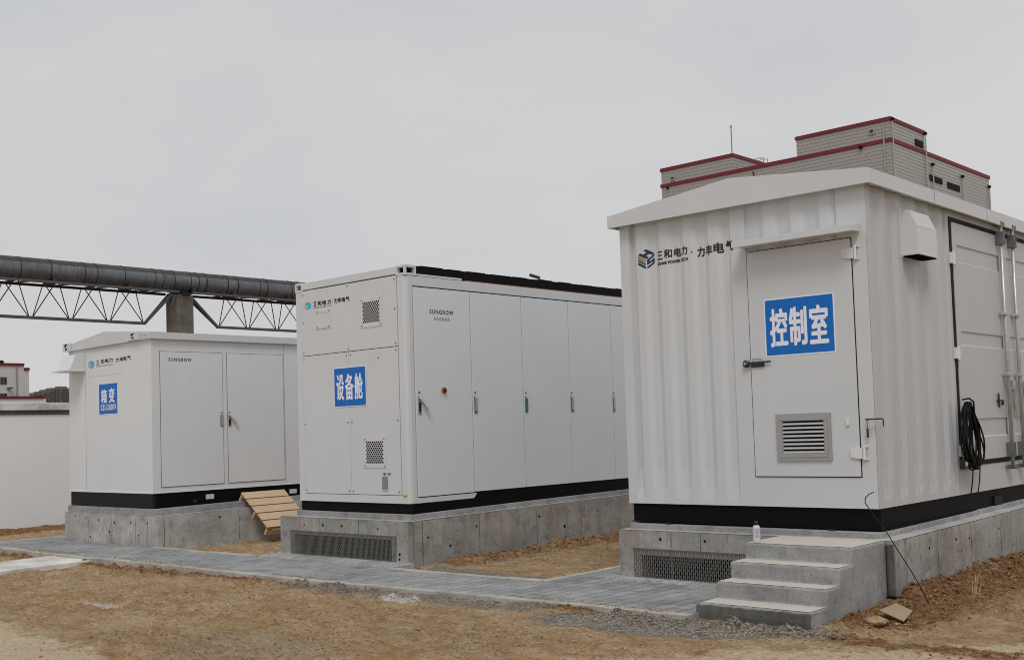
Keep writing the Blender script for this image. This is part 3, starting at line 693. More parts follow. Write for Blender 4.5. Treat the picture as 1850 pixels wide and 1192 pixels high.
mb.box(1.415, 1.60, -.036, -.018, 2.078, 2.098, 0); mb.box(1.47, 1.60, -.026, -.013, 2.052, 2.076, 0); mb.box(1.49, 1.59, -.045, -.02, 2.104, 2.116, 1)
mb.tube([(1.485, -.02, 2.10), (1.495, -.045, 2.128), (1.58, -.045, 2.128), (1.60, -.02, 2.10)], .006, 8, 1); mb.tube([(1.60, -.03, 2.094), (1.675, -.034, 2.096)], .0075, 8, 0)
mb.build('latch', ['dark_metal', 'galvanised'], door)
mb = MB(); mb.box(2.375, 2.405, -.03, -.012, 1.492, 1.545); mb.build('door_stop', 'hinge_paint', door, bevel=.004)
# door canopy
mb = MB(); cz = 3.165
mb.add([(1.425, -.002, cz+.075), (2.575, -.002, cz+.075), (2.575, -.002, cz), (1.425, -.002, cz), (1.425, -.19, cz+.035), (2.575, -.19, cz+.035), (2.575, -.19, cz-.008), (1.425, -.19, cz-.008)],
       [(0, 1, 5, 4), (2, 3, 7, 6), (4, 5, 6, 7), (0, 4, 7, 3), (1, 2, 6, 5), (0, 3, 2, 1)])
mb.box(1.415, 2.585, -.205, -.19, cz-.016, cz+.045)
mb.build('door_canopy', 'white_roof', c3, bevel=.003)
# hold-open hook by the corner
mb = MB(); mb.tube([(2.567, -.002, 1.541), (2.567, -.045, 1.541), (2.60, -.05, 1.541), (2.715, -.05, 1.543), (2.725, -.05, 1.535), (2.726, -.05, 1.478)], .0065, 8)
mb.tube([(2.572, -.03, 1.535), (2.573, -.03, 1.46)], .003, 6); mb.tube([(2.572, -.03, 1.462), (2.574, -.03, 1.385)], .010, 8); mb.build('door_hook', 'dark_metal', c3)
# lettering, wrapped over the ribs
mb = MB(); O_ = -.0025
emblem(mb, .313, 3.208, .105, .098, 'front', O_, (0, 1, 2, 0, 0), fdep)
for ch, a, b, z0, z1 in (('三', .445, .517, 3.178, 3.262), ('和', .533, .617, 3.184, 3.272), ('电', .638, .722, 3.186, 3.276), ('力', .734, .808, 3.192, 3.280)): put_text(mb, ch, (a, b, z0, z1), 'front', O_, 3, .0028, fdep)
put_text(mb, 'SANHE POWER TECH', (.445, .812, 3.122, 3.154), 'front', O_, 3, .0016, fdep, .010)
put_text(mb, '·', (.848, .864, 3.198, 3.214), 'front', O_, 3, .0, fdep)
for ch, a, b, z0, z1 in (('力', .905, .990, 3.150, 3.248), ('丰', 1.005, 1.090, 3.152, 3.252), ('电', 1.102, 1.205, 3.158, 3.262), ('气', 1.222, 1.315, 3.165, 3.268)): put_text(mb, ch, (a, b, z0, z1), 'front', O_, 3, .0036, fdep)
mb.build('lettering', ['logo_navy', 'logo_orange', 'logo_green', 'letter_black'], c3)
# vent hood on the side
mb = MB(); hy0, hy1 = .755, 1.20; hz0, hz1 = 3.03, 3.44
prof = [(W3-.028, hz0), (W3+.145, hz0), (W3+.145, hz1-.165), (W3+.075, hz1-.012), (W3-.028, hz1)]
mb.prism([(x, z) for x, z in prof], hy0, hy1, 1)
mb.build('vent_hood', 'grey_paint', c3, bevel=.003)
hood = bpy.data.objects['vent_hood']
mb = MB(); mb.box(W3-.02, W3+.155, hy0-.012, hy1+.012, hz0-.014, hz0-.002); mb.build('flange', 'hinge_paint', hood)
mb = MB(); mb.box(W3-.0, W3+.135, hy0+.01, hy1-.01, hz0-.024, hz0-.0145); mb.build('mesh_screen', 'gap_dark', hood)
mb = MB(); mb.add([(W3+.0765, hy0+.012, hz1-.0135), (W3+.0765, hy1-.012, hz1-.0135), (W3+.1465, hy1-.012, hz1-.166), (W3+.1465, hy0+.012, hz1-.166)], [(0, 1, 2, 3)]); mb.build('slope_plate', 'drain_white', hood)
mb = MB(); mb.box(W3-.006, W3+.004, hy0-.055, hy0, hz0-.03, hz1+.015); mb.build('mounting_flange', 'white_paint', hood)
# container doors in the side wall
gy0, gy1, gz0, gz1, gym = 1.885, 4.82, 1.045, 3.515, 3.36
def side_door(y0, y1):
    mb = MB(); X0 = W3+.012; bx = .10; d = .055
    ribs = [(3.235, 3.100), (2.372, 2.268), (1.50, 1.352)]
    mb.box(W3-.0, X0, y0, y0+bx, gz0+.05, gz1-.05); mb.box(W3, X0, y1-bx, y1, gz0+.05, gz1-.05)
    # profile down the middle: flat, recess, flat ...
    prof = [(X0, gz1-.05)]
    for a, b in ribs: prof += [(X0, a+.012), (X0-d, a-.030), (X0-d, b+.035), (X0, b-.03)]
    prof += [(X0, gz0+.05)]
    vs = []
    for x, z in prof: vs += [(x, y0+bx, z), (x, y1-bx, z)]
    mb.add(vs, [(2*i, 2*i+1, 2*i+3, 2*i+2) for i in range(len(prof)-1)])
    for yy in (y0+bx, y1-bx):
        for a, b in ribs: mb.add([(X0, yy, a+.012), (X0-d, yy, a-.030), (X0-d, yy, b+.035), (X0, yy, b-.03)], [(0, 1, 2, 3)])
    dr = mb.build('side_door', 'white_paint_shaded_streaked', c3); return dr
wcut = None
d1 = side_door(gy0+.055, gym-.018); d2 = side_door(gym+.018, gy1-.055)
mb = MB()
for b in ((gy0, gy0+.05, gz0, gz1), (gy1-.05, gy1, gz0, gz1), (gy0+.05, gy1-.05, gz0, gz0+.045), (gy0+.05, gy1-.05, gz1-.07, gz1), (gym-.013, gym+.013, gz0+.045, gz1-.07)): mb.box(W3-.004, W3+.007, b[0], b[1], b[2], b[3])
mb.build('door_gasket', 'rubber', c3)
def rod(y, dr, lev):
    mb = MB(); xx = W3+.062
    mb.tube([(xx, y, .995), (xx, y, 3.60)], .020, 12, 0); r = mb.build('lock_rod', 'galvanised', dr, smooth=True)
    for z0, z1 in ((3.36, 3.50), (1.10, 1.245)):
        mb = MB(); mb.box(W3+.012, xx+.030, y-.034, y+.036, z0, z1); mb.box(xx+.030, xx+.036, y-.028, y-.012, z0-.006, z1+.006); mb.box(xx+.030, xx+.036, y+.012, y+.028, z0-.006, z1+.006); mb.build('keeper', 'galvanised_dark', dr, bevel=.006)
    for z in (2.60, 1.95):
        mb = MB(); mb.box(W3+.012, xx+.024, y-.045, y+.05, z, z+.035); mb.build('rod_guide', 'galvanised', dr, bevel=.005)
    for z in (.985, 3.585):
        mb = MB()
        mb.box(W3+.002, xx+.03, y-.05, y-.035, z-.02, z+.02); mb.box(W3+.002, xx+.03, y+.035, y+.05, z-.02, z+.02); mb.box(xx-.03, xx+.03, y-.05, y+.05, z-.012, z+.012)
        mb.build('cam_keeper', 'galvanised_dark', dr)
    if lev:
        mb = MB(); mb.box(xx+.0, xx+.03, y+.045, y+.125, 1.81, 1.90); mb.bar((xx+.02, y+.09, 1.86), (xx+.02, y+.10, 1.50), .045, .012); mb.box(xx+.028, xx+.031, y+.07, y+.115, 1.62, 1.73, 1)
        mb.build('lever', ['galvanised', 'lime_tag'], dr)
rod(3.20, d1, 1); rod(3.565, d2, 1)
mb = MB(); mb.tube([(W3+.03, 2.97, 1.62), (W3+.03, 2.97, 1.77)], .010, 8); mb.box(W3+.012, W3+.05, 2.955, 3.05, 1.68, 1.70); mb.tube([(W3+.04, 3.05, 1.64), (W3+.04, 3.05, 1.70)], .014, 8); mb.build('padlock_hasp', 'dark_metal', d1)
for z in (3.10, 2.16, 1.2):
    mb = MB(); mb.box(W3+.0, W3+.028, gy0-.035, gy0+.085, z-.055, z+.055); mb.tube([(W3+.030, gy0+.02, z-.07), (W3+.030, gy0+.02, z+.07)], .013, 8); mb.build('hinge', 'hinge_paint', d1, bevel=.003)
# coiled cable hung on the door frame
mb = MB(); hx, hy, hz = W3+.075, 1.90, 1.675
for k in range(15):
    w = random.uniform(.09, .30); L = random.uniform(.50, .66); sk = random.uniform(.0, .22); pts = []; dxk = random.uniform(-.02, .045)
    for i in range(41):
        a = 2*math.pi*i/40; u = .5-.5*math.cos(a)                     # 0 at the top, 1 at the bottom
        pts.append((hx+dxk+.012*math.sin(3*a+k), hy+w*math.sin(a)*(.45+.6*u)+sk*u, hz-L*u-.012*random.random()))
    mb.tube(pts, .0085, 6, 0, cap=False)
for yy, zt in ((1.98, .79), (2.17, .79)):
    mb.tube([(hx, yy-.06, 1.16), (hx+.02, yy-.03, 1.02), (hx, yy-.005, .9), (hx-.02, yy, .80), (hx-.035, yy+.02, .778)], .006, 6)
mb.tube([(hx-.01, 1.84, 1.70), (hx+.05, 1.86, 1.71), (hx+.055, 1.96, 1.68), (hx+.05, 1.98, 1.55)], .009, 6)
coil = thing('cable_coil', 'thick coil of black cable hanging on the side doors of the control cabin', 'cable', (C3P[0], C3P[1], 0), C3A)
mb.build('cable', 'rubber', coil, smooth=True)
mb = MB(); mb.box(hx-.02, hx+.03, 1.72, 1.80, 1.03, 1.12, 0); mb.box(hx+.03, hx+.034, 1.73, 1.79, 1.06, 1.10, 1); mb.build('plug', ['cap_black', 'amber'], coil, bevel=.006)
# spray can on the top step
can = thing('spray_can', 'white spray can with dark print standing on the top step', 'spray can', (*to_world(C3P, C3A, 1.855, -.72), .5335))
mb = MB(); mb.lathe([(.030, 0), (.033, .004), (.033, .135), (.031, .140), (.022, .152)], (0, 0, 0), 20); 
for a in (-1.15, -.85, -.3):
    for z in (.045, .075, .10): 
        w = .16; mb.add([(.0333*math.cos(a-w/2), .0333*math.sin(a-w/2), z), (.0333*math.cos(a+w/2), .0333*math.sin(a+w/2), z), (.0333*math.cos(a+w/2), .0333*math.sin(a+w/2), z+.02), (.0333*math.cos(a-w/2), .0333*math.sin(a-w/2), z+.02)], [(0, 1, 2, 3)], 1)
mb.build('body', ['can_white', 'can_print'], can, smooth=False)
mb = MB(); mb.lathe([(.019, .152), (.019, .185), (.015, .189)], (0, 0, 0), 16); mb.build('cap', 'cap_black', can); can.scale = (can_scale,)*3
# thin bent wire leaning on the plinth corner
mb = MB(); bx, by = to_world(C3P, C3A, 2.93, .05)
pts_l = [(2.70, -.24, .935), (2.655, -.24, .918), (2.622, -.24, .888), (2.617, -.24, .845), (2.694, -.24, .732), (2.784, -.24, .621), (2.871, -.24, .479), (2.958, -.24, .344), (3.038, -.24, .211), (3.13, -.24, .03)]
mb.tube([(*to_world(C3P, C3A, x, y), z) for x, y, z in pts_l], .0042, 6)
tag(mb.build('bent_wire', 'rubber'), 'thin dark bent wire leaning from the soil against the plinth corner', 'wire')
# cardboard and small bits on the soil
mb = MB(); zc = max(gz(-3.75, 8.27), gz(-3.9, 8.4))+.035
pp = [(-3.90, 8.28), (-3.86, 8.50), (-3.63, 8.27), (-3.60, 8.04)]
mb.add([(x, y, zc+dz) for (x, y), dz in zip(pp, (-.0, .03, .02, -.02))]+[(x, y, zc+dz+.006) for (x, y), dz in zip(pp, (-.0, .03, .02, -.02))], [(3, 2, 1, 0), (4, 5, 6, 7), (0, 1, 5, 4), (1, 2, 6, 5), (2, 3, 7, 6), (3, 0, 4, 7)])
tag(mb.build('cardboard_scrap', 'cardboard'), 'flat tan cardboard scrap lying on the soil right of the steps', 'cardboard')
bm = bmesh.new(); bmesh.ops.create_icosphere(bm, subdivisions=3, radius=1)
for v in bm.verts:
    n_ = fbm(np.array([v.co.x*2+5]), np.array([v.co.y*2+v.co.z*2]), 1.3, 3, 9)[0]; v.co = Vector((v.co.x*.085, v.co.y*.06, v.co.z*.035))*(.72+.6*n_)
rme = bpy.data.meshes.new('rock'); bm.to_mesh(rme); bm.free(); rme.materials.append(M['clod_tan']); ro = bpy.data.objects.new('rock', rme); COL.objects.link(ro)
ro.location = (-3.78, 7.98, gz(-3.78, 7.98)+.02); tag(ro, 'flat brown rock beside the cardboard scrap', 'rock')
tf = MB()
for k in range(9):
    x, y = -3.66+random.uniform(-.03, .03), 9.62+random.uniform(-.03, .03); z = gz(x, y); a = random.uniform(0, 6.28); h = random.uniform(.08, .2)
    tf.tube([(x, y, z-.01), (x+.02*math.cos(a), y+.02*math.sin(a), z+h*.6), (x+.06*math.cos(a), y+.06*math.sin(a), z+h)], [.0035, .0025, .001], 5)
tag(tf.build('dry_weed', 'straw'), 'small dry straw weed sticking out of the reddish soil', 'weed')

# ------------------------------------------------------------------ middle: flat-sided equipment container
c2 = thing('equipment_container', 'light grey flat panelled equipment container with a row of tall cabinet doors, in the middle', 'container', (C2P[0], C2P[1], 0), C2A)
B2, T2, L2 = .722, 3.522, 6.06
mb = MB()   # frame: posts and rails, dark core behind the panels
mb.box(.02, W2-.02, .012, L2, B2+.02, T2-.12, 1)
mb.box(0, .118, 0, .15, B2, T2-.118); mb.prism([(1.982, 0), (W2-.05, 0), (W2-.015, .012), (W2, .05), (W2, .108), (1.982, .108)], B2, T2-.118, 2)
mb.box(.118, 1.982, 0, .05, T2-.095, T2-.004); mb.box(.118, 1.982, 0, .05, B2, B2+.095)
mb.box(W2-.05, W2, .108, L2, 3.283, 3.398); mb.box(W2-.05, W2, .108, 1.045, B2, B2+.062); mb.box(W2-.05, W2-.0, .19, .94, 3.402, 3.428)
mb.prism([(1.045, B2), (1.045, B2+.062), (1.10, B2+.062)], W2-.05, W2, 0)
mb.box(0, .04, .15, L2, B2, T2-.02)
mb.build('frame', ['grey_paint', 'gap_dark'], c2, bevel=.004)
mb = MB(); mb.box(.178, W2-.012, .185, L2, 3.404, 3.518); mb.box(.10, W2-.06, .19, L2, 3.518, 3.532)
for k in range(14): mb.box(W2-.06, W2-.008, .3+k*.42+random.uniform(-.1, .1), .3+k*.42+random.uniform(.15, .32), 3.5185, 3.521+random.uniform(.002, .009))

for y in np.arange(.5, 6, .62): mb.box(W2-.0125, W2-.0095, y, y+.25, 3.475, 3.479, 1)
mb.build('roof_cover', ['black_steel', 'black_steel_lit'], c2)
mb = MB(); mb.box(W2-.012, W2-.004, 1.0, L2, 3.3985, 3.410); mb.build('roof_edge_strip', 'orange_edge', c2)
for (x0, x1, y0, y1, hl) in ((-.004, .142, -.004, .17, ('front',)), (W2-.158, W2+.004, -.004, .174, ('front', 'right')), (-.004, .142, L2-.17, L2, ('left',)), (W2-.158, W2+.004, L2-.17, L2, ('right',))):
    mb = MB(); holed_block(mb, x0, x1, y0, y1, T2-.118, T2+.002, hl); mb.build('corner_casting', ['grey_paint', 'gap_dark'], c2, bevel=.006)
def panel(x0, x1, z0, z1, screws):
    mb = MB(); mb.box(x0, x1, -.004, .02, z0, z1)
    for u, z in screws: mb.lathe([(.011, -.004), (.011, -.008), (.006, -.010)], (u, 0, z), 8, 1, 'y')
    return mb.build('end_panel', ['grey_paint', 'seam_grey'], c2, bevel=.002)
px0, px1, pm = .126, 1.974, 1.058
pu = panel(px0, px1, 2.576, 3.412, [(.16, 3.36), (1.06, 3.385), (1.94, 3.37), (.155, 3.0), (1.94, 3.02), (.155, 2.61), (1.06, 2.60), (1.94, 2.61)])
pl = panel(px0, pm-.003, .822, 2.568, [(.155, 2.53), (1.02, 2.53), (.155, 1.7), (1.02, 1.7), (.155, .86), (1.02, .86)])
pr = panel(pm+.003, px1, .822, 2.568, [(1.095, 2.53), (1.94, 2.53), (1.095, 1.7), (1.94, 1.7), (1.095, .86), (1.94, .86), (1.62, 2.46)])
mb = MB()
for b in ((.118, px0, .817, 3.427), (px1, 1.982, .817, 3.427)): mb = MB(); mb.box(b[0], b[1], .008, .0115, b[2], b[3]); mb.build('panel_gap', 'gap_dark', c2)
def vent(x0, x1, z0, z1, par):
    mb = MB(); mb.box(x0, x1, -.010, -.0045, z0, z1, 0)
    for u, z in ((x0+.03, z0+.025), (x1-.03, z0+.025), (x0+.03, z1-.025), (x1-.03, z1-.025)): mb.lathe([(.009, -.010), (.009, -.014)], (u, 0, z), 8, 1, 'y')
    a, b, c, d = x0+.045, x1-.04, z0+.055, z1-.05; nc = 9; p = (b-a)/nc; nr = 11; q = (d-c)/nr
    for j in range(nr):
        for i in range(nc - (j % 2)):
            x = a+(i+.5+.5*(j % 2))*p; z = c+(j+.5)*q; w, h = p*.40, q*.36
            put_poly(mb, [(x-w, z-h*.6), (x, z-h*1.3), (x+w, z-h*.6), (x+w, z+h*.6), (x, z+h*1.3), (x-w, z+h*.6)], [(0, 1, 2, 3, 4, 5)], 'front', -.0112, 2)
    return mb.build('vent_grille', ['grey_paint', 'seam_grey', 'gap_dark'], par)
vent(1.303, 1.712, 2.838, 3.199, pu); vent(1.305, 1.720, 1.140, 1.513, pr)
mb = MB(); mb.box(.422, .728, -.009, -.0045, 2.893, 3.147); mb.box(.432, .718, -.0125, -.009, 3.095, 3.137); mb.box(.432, .718, -.0125, -.009, 2.903, 2.942)
for u, z in ((.46, 3.115), (.69, 3.115), (.46, 2.92), (.69, 2.92)): mb.lathe([(.010, -.012), (.010, -.016)], (u, 0, z), 8, 1, 'y')
mb.build('hatch_cover', ['grey_paint', 'seam_grey'], pu, bevel=.001)
mb = MB(); sb = (.774, 1.376, 1.902, 2.373)
mb.box(sb[0], sb[1], -.010, -.007, sb[2], sb[3]); e = .010
for b in ((sb[0]-e, sb[1]+e, sb[2]-e, sb[2]), (sb[0]-e, sb[1]+e, sb[3], sb[3]+e), (sb[0]-e, sb[0], sb[2], sb[3]), (sb[1], sb[1]+e, sb[2], sb[3])): mb.box(b[0], b[1], -.0095, -.007, b[2], b[3], 1)
for ch, u0, u1 in (('设', .815, .965), ('备', .985, 1.150), ('舱', 1.165, 1.325)): put_text(mb, ch, (u0, u1, 1.975, 2.30), 'front', -.0115, 1, .0065)
mb.build('sign', ['blue_sign', 'sign_white'], c2)
mb = MB(); Y_ = -.0055
emblem_small(mb, .262, 3.215, .078, .052, 'front', Y_, 0, 1)
for ch, a, b in (('三', .376, .445), ('和', .465, .545), ('电', .562, .642), ('力', .665, .742), ('力', .800, .868), ('丰', .872, .942), ('电', .948, 1.022), ('气', 1.030, 1.100)): put_text(mb, ch, (a, b, 3.194, 3.256), 'front', Y_, 2, .0030)
put_text(mb, 'SANHE POWER TECH', (.376, .742, 3.164, 3.182), 'front', Y_, 2, 0); put_text(mb, '·', (.765, .778, 3.215, 3.228), 'front', Y_, 2)
mb.build('lettering', ['logo_sky', 'logo_yellow', 'letter_black'], pu)
mb = MB(); mb.box(1.634, 1.738, -.0065, -.0045, .886, 1.040); mb.box(1.66, 1.70, -.0065, -.0045, 1.056, 1.082, 1); mb.box(1.735, 1.795, -.0065, -.0045, 1.056, 1.085); mb.box(1.64, 1.735, -.006, -.0045, .864, .868, 1); mb.build('nameplate', ['plate_grey', 'letter_grey'], pr)
mb = MB(); mb.box(1.998, 2.072, -.003, -.0005, .796, .836); mb.box(2.004, 2.066, -.0038, -.003, .812, .820, 1); mb.build('warning_sticker', ['yellow_plate', 'letter_black'], c2)
# side doors
D0, DP = .112, .9455
def handle2(dr, y, opened, tagc=None):
    mb = MB(); X0 = W2+.006
    mb.box(X0, X0+.010, y-.022, y+.022, 1.765, 1.985, 6 if opened else 0); mb.box(X0+.010, X0+.018, y-.020, y+.020, 1.948, 1.985, 2)
    if opened:
        mb.box(X0+.0102, X0+.012, y-.014, y+.014, 1.79, 1.90, 1); mb.bar((X0+.022, y+.004, 1.955), (X0+.050, y+.115, 1.815), .030, .030, 2)
    else:
        mb.box(X0+.010, X0+.020, y-.015, y+.015, 1.79, 1.945, 3 if tagc is None else 4)
    put_poly(mb, [(y-.020, 2.005), (y+.020, 2.005), (y, 2.045)], [(0, 1, 2)], 'right', X0+.0015, 5)
    mb.build('handle', ['galvanised_dark', 'gap_dark', 'drain_white', 'galvanised', tagc or 'galvanised', 'letter_grey', 'plate_grey'], dr)
for i in range(6):
    y0, y1 = D0+i*DP+.006, D0+(i+1)*DP-.006
    mb = MB(); mb.box(W2-.03, W2+.006, y0, min(y1, L2-.18), .796 if i == 0 else .802, 3.268)
    dr = mb.build('cabinet_door', 'grey_door', c2, bevel=.003)
    handle2(dr, (.172, 1.108, 2.045, 2.975, 3.898, 4.85)[i], i == 0, 'green_tag' if i == 2 else None)
    if i == 0:
        mb = MB(); put_text(mb, 'SUNGROW', (.374, .768, 2.962, 3.016), 'right', W2+.0075, 0, .0022, spacing=1.28)
        for k in range(6):
            y = .455+k*.046; n = 10; r1, r2 = .017, .011
            ring = [(y+r*math.cos(6.283*j/n), 2.902+r*math.sin(6.283*j/n)) for r in (r1, r2) for j in range(n)]
            put_poly(mb, ring, [(j, (j+1) % n, n+(j+1) % n, n+j) for j in range(n)], 'right', W2+.0075, 0)
            put_poly(mb, [(y-.006, 2.917), (y+.006, 2.917), (y, 2.932)], [(0, 1, 2)], 'right', W2+.0075, 0)
        mb.build('lettering', 'letter_grey', dr)
        mb = MB(); mb.box(W2+.006, W2+.009, .492, .648, 1.985, 2.135, 0); mb.lathe([(.044, .009), (.044, .012)], (W2, .568, 2.045), 18, 1, 'x'); mb.lathe([(.022, .012), (.022, .02), (.030, .022), (.030, .034), (.02, .038)], (W2, .568, 2.045), 16, 2, 'x'); mb.build('emergency_stop', ['grey_door', 'amber', 'red_button'], dr)
mb = MB()   # black skirt and base
mb.box(.012, W2+.012, .02, .1, .604, B2-.002, 0); mb.box(W2-.06, W2-.004, .1, 1.06, .604, B2-.002); mb.add([(W2-.06, 1.06, .604), (W2-.004, 1.06, .604), (W2-.004, L2, .668), (W2-.06, L2, .668), (W2-.06, 1.06, .795), (W2-.004, 1.06, .795), (W2-.004, L2, .806), (W2-.06, L2, .806)], [(3, 2, 1, 0), (4, 5, 6, 7), (0, 1, 5, 4), (1, 2, 6, 5), (2, 3, 7, 6), (3, 0, 4, 7)])
mb.box(.012, .06, .1, L2, .604, B2-.002)
mb.build('base_frame', 'black_steel', c2)

# ------------------------------------------------------------------ left: transformer cabin
c1 = thing('transformer_cabin', 'off-white transformer cabin with smooth walls and a shallow gabled roof, farthest left', 'cabin', (C1P[0], C1P[1], 0), C1A)
B1, T1, L1 = .800, 3.03, 3.45
mb = MB(); mb.box(0, W1, 0, L1, B1, T1); mb.box(-.012, W1+.008, -.012, L1+.01, B1-.006, B1+.012); mb.box(.545, .549, -.0015, .001, B1+.012, 3.0, 1); mb.box(.0, W1, -.001, .001, 2.498, 2.5005, 1) if False else None
mb.box(.6, 1.75, -.001, .001, 2.56, 2.5625, 1)
mb.build('wall', ['cream_paint', 'seam_grey'], c1, bevel=.006)
mb = MB(); rl, rr = -.04, W1+.055; yo = -.045
gable = [(rl, 3.000), (rr, 3.012), (rr, 3.112), (W1/2-.02, 3.218), (rl, 3.085)]
mb.prism(gable, yo, yo+.025, 1); mb.box(rr-.025, rr, yo+.025, L1+.05, 3.012, 3.112); mb.box(rl, rl+.025, yo+.025, L1+.05, 3.0, 3.085)
mb.add([(rl, yo, 3.0855), (W1/2-.02, yo, 3.2185), (rr, yo, 3.1125), (rl, L1+.05, 3.0855), (W1/2-.02, L1+.05, 3.2185), (rr, L1+.05, 3.1125)], [(0, 1, 4, 3), (1, 2, 5, 4)])
mb.box(rl+.025, rr-.025, yo+.025, L1+.02, 3.032, 3.04)
mb.build('roof', 'white_roof', c1, bevel=.003)
for x0, x1, z0, z1 in ((-.075, .20, 3.0, 3.125), (1.98, 2.32, 3.022, 3.128)):
    mb = MB(); mb.box(x0, x1, yo-.02, yo-.002, z0, z1, 0); xm = (x0+x1)/2
    for a, b, c, d in ((xm-.07, xm-.02, z0+.06, z1-.012), (xm-.045, xm+.02, z1-.03, z1-.01), (xm-.05, xm+.015, z0+.02, z0+.045)): mb.box(a, b, yo-.0215, yo-.02, c, d, 1)
    mb.build('lifting_lug', ['white_roof', 'gap_dark'], c1)
mb = MB(); mb.box(2.335, 2.55, yo-.004, yo-.001, 3.030, 3.108); put_text(mb, 'SCB13', (2.36, 2.53, 3.052, 3.084), 'front', yo-.005, 1); mb.build('roof_plate', ['white_roof', 'plate_grey'], c1)
mb = MB()   # rain hood on the front wall
mb.prism([(0, 2.925), (-.15, 2.918), (-.24, 2.70), (-.24, 2.672), (0, 2.672)], .09, .535, 0)
mb.box(.075, .550, -.315, .0, 2.658, 2.671); mb.build('rain_hood', 'cream_paint', c1, bevel=.003)
mb = MB(); sb = (.984, 1.547, 1.977, 2.432); mb.box(sb[0], sb[1], -.004, -.001, sb[2], sb[3]); e = .010
for b in ((sb[0]-e, sb[1]+e, sb[2]-e, sb[2]), (sb[0]-e, sb[1]+e, sb[3], sb[3]+e), (sb[0]-e, sb[0], sb[2], sb[3]), (sb[1], sb[1]+e, sb[2], sb[3])): mb.box(b[0], b[1], -.0035, -.001, b[2], b[3], 1)
put_text(mb, '箱', (1.052, 1.232, 2.142, 2.350), 'front', -.0055, 1, .006); put_text(mb, '变', (1.292, 1.472, 2.142, 2.366), 'front', -.0055, 1, .006)
put_text(mb, 'SCB13-2500KVA', (1.035, 1.515, 2.030, 2.122), 'front', -.0055, 1, .0018)
mb.build('sign', ['blue_sign', 'sign_white'], c1)
mb = MB(); Y_ = -.0015; emblem_small(mb, .742, 2.752, .112, .066, 'front', Y_, 0, 1)
for ch, a, b, z0 in (('三', .900, 1.0, 2.735), ('和', 1.045, 1.155, 2.742), ('电', 1.175, 1.295, 2.748), ('力', 1.31, 1.42, 2.752), ('力', 1.500, 1.612, 2.738), ('丰', 1.628, 1.728, 2.742), ('电', 1.735, 1.835, 2.746), ('气', 1.85, 1.955, 2.750)): put_text(mb, ch, (a, b, z0, z0+.066), 'front', Y_, 2, .0026)
put_text(mb, 'SANHE POWER TECH', (.90, 1.40, 2.702, 2.722), 'front', Y_, 2, 0); mb.build('lettering', ['logo_sky', 'logo_yellow', 'letter_black'], c1)
for i, (a, b) in enumerate(((.130, 1.172), (1.242, 2.272))):
    mb = MB(); mb.box(W1, W1+.010, a+.008, b-.008, .882, 2.834)
    dr = mb.build('door', 'cream_paint', c1, bevel=.003)
    mb = MB()
    for q in ((a, a+.0075, .872, 2.842), (b-.0075, b, .872, 2.842), (a+.0075, b-.0075, .872, .879), (a+.0075, b-.0075, 2.835, 2.842)): mb.box(W1, W1+.003, q[0], q[1], q[2], q[3])
    mb.build('door_seal', 'seam_grey', dr)
    y = (1.138, 1.275)[i]; mb = MB(); X0 = W1+.010
    mb.box(X0, X0+.010, y-.022, y+.022, 1.735, 1.905, 5 if i else 0); put_poly(mb, [(y-.018, 1.925), (y+.018, 1.925), (y, 1.958)], [(0, 1, 2)], 'right', X0+.001, 3)
    if i: mb.bar((X0+.022, y+.004, 1.905), (X0+.050, y+.115, 1.775), .030, .030, 2); mb.box(X0+.0102, X0+.012, y-.014, y+.014, 1.75, 1.84, 1)
    else: mb.box(X0+.010, X0+.02, y-.013, y+.013, 1.745, 1.89, 4)
    mb.build('handle', ['galvanised_dark', 'gap_dark', 'drain_white', 'letter_grey', 'galvanised', 'plate_grey'], dr)
    if i == 0:
        mb = MB(); put_text(mb, 'SUNGROW', (.268, .645, 2.698, 2.746), 'right', W1+.0115, 0, .0020, spacing=1.28); mb.build('lettering', 'letter_grey', dr)
mb = MB(); mb.box(W1-.002, W1+.002, 2.285, 2.289, B1+.012, 3.0); mb.build('side_seam', 'seam_grey', c1)
mb = MB(); mb.box(.03, W1-.008, .0, .05, .582, B1-.007, 1); mb.box(W1-.06, W1-.006, .05, L1, .60, B1-.007, 0); mb.box(.03, .09, .05, L1, .582, B1-.007); mb.box(W1-.062, W1+.0, .05, L1, .594, .602, 0)
bf = mb.build('base_frame', ['black_steel', 'black_steel_lit'], c1)
for a, b, z0, z1 in ((.855, .992, .662, .732), (2.352, 2.49, .65, .718)):
    mb = MB(); mb.box(W1-.006, W1-.003, a, b, z0, z1); mb.build('label_plate', 'sticker_white', bf)
mb = MB(); mb.box(W1-.006, W1+.014, .64, .69, .62, .67); mb.box(W1-.006, W1+.03, .70, .78, .575, .60); mb.build('earth_lug', 'dark_metal', c1)

# wooden pallet leaning on the left plinth
pal = thing('pallet', 'small pale wooden pallet leaning against the left plinth', 'pallet', (*to_world(C1P, C1A, 2.60, 1.41), 0), C1A)
top_, bot_ = Vector((.0, 0, .715)), Vector((.70, 0, .185)); dv = (bot_-top_); Ls = dv.length; dv.normalize(); nv = Vector((-dv.z, 0, dv.x))
if nv.z < 0: nv = -nv
def slab(mb, s0, s1, y0, y1, h0, h1, mat=0):
    vs = []
    for s, y, h in ((s0, y0, h0), (s1, y0, h0), (s1, y1, h0), (s0, y1, h0), (s0, y0, h1), (s1, y0, h1), (s1, y1, h1), (s0, y1, h1)):
        p = top_+dv*s+nv*h; vs.append((p.x, y, p.z))
    mb.add(vs, [(3, 2, 1, 0), (4, 5, 6, 7), (0, 1, 5, 4), (1, 2, 6, 5), (2, 3, 7, 6), (3, 0, 4, 7)], mat)
bw = (Ls-.03)/5
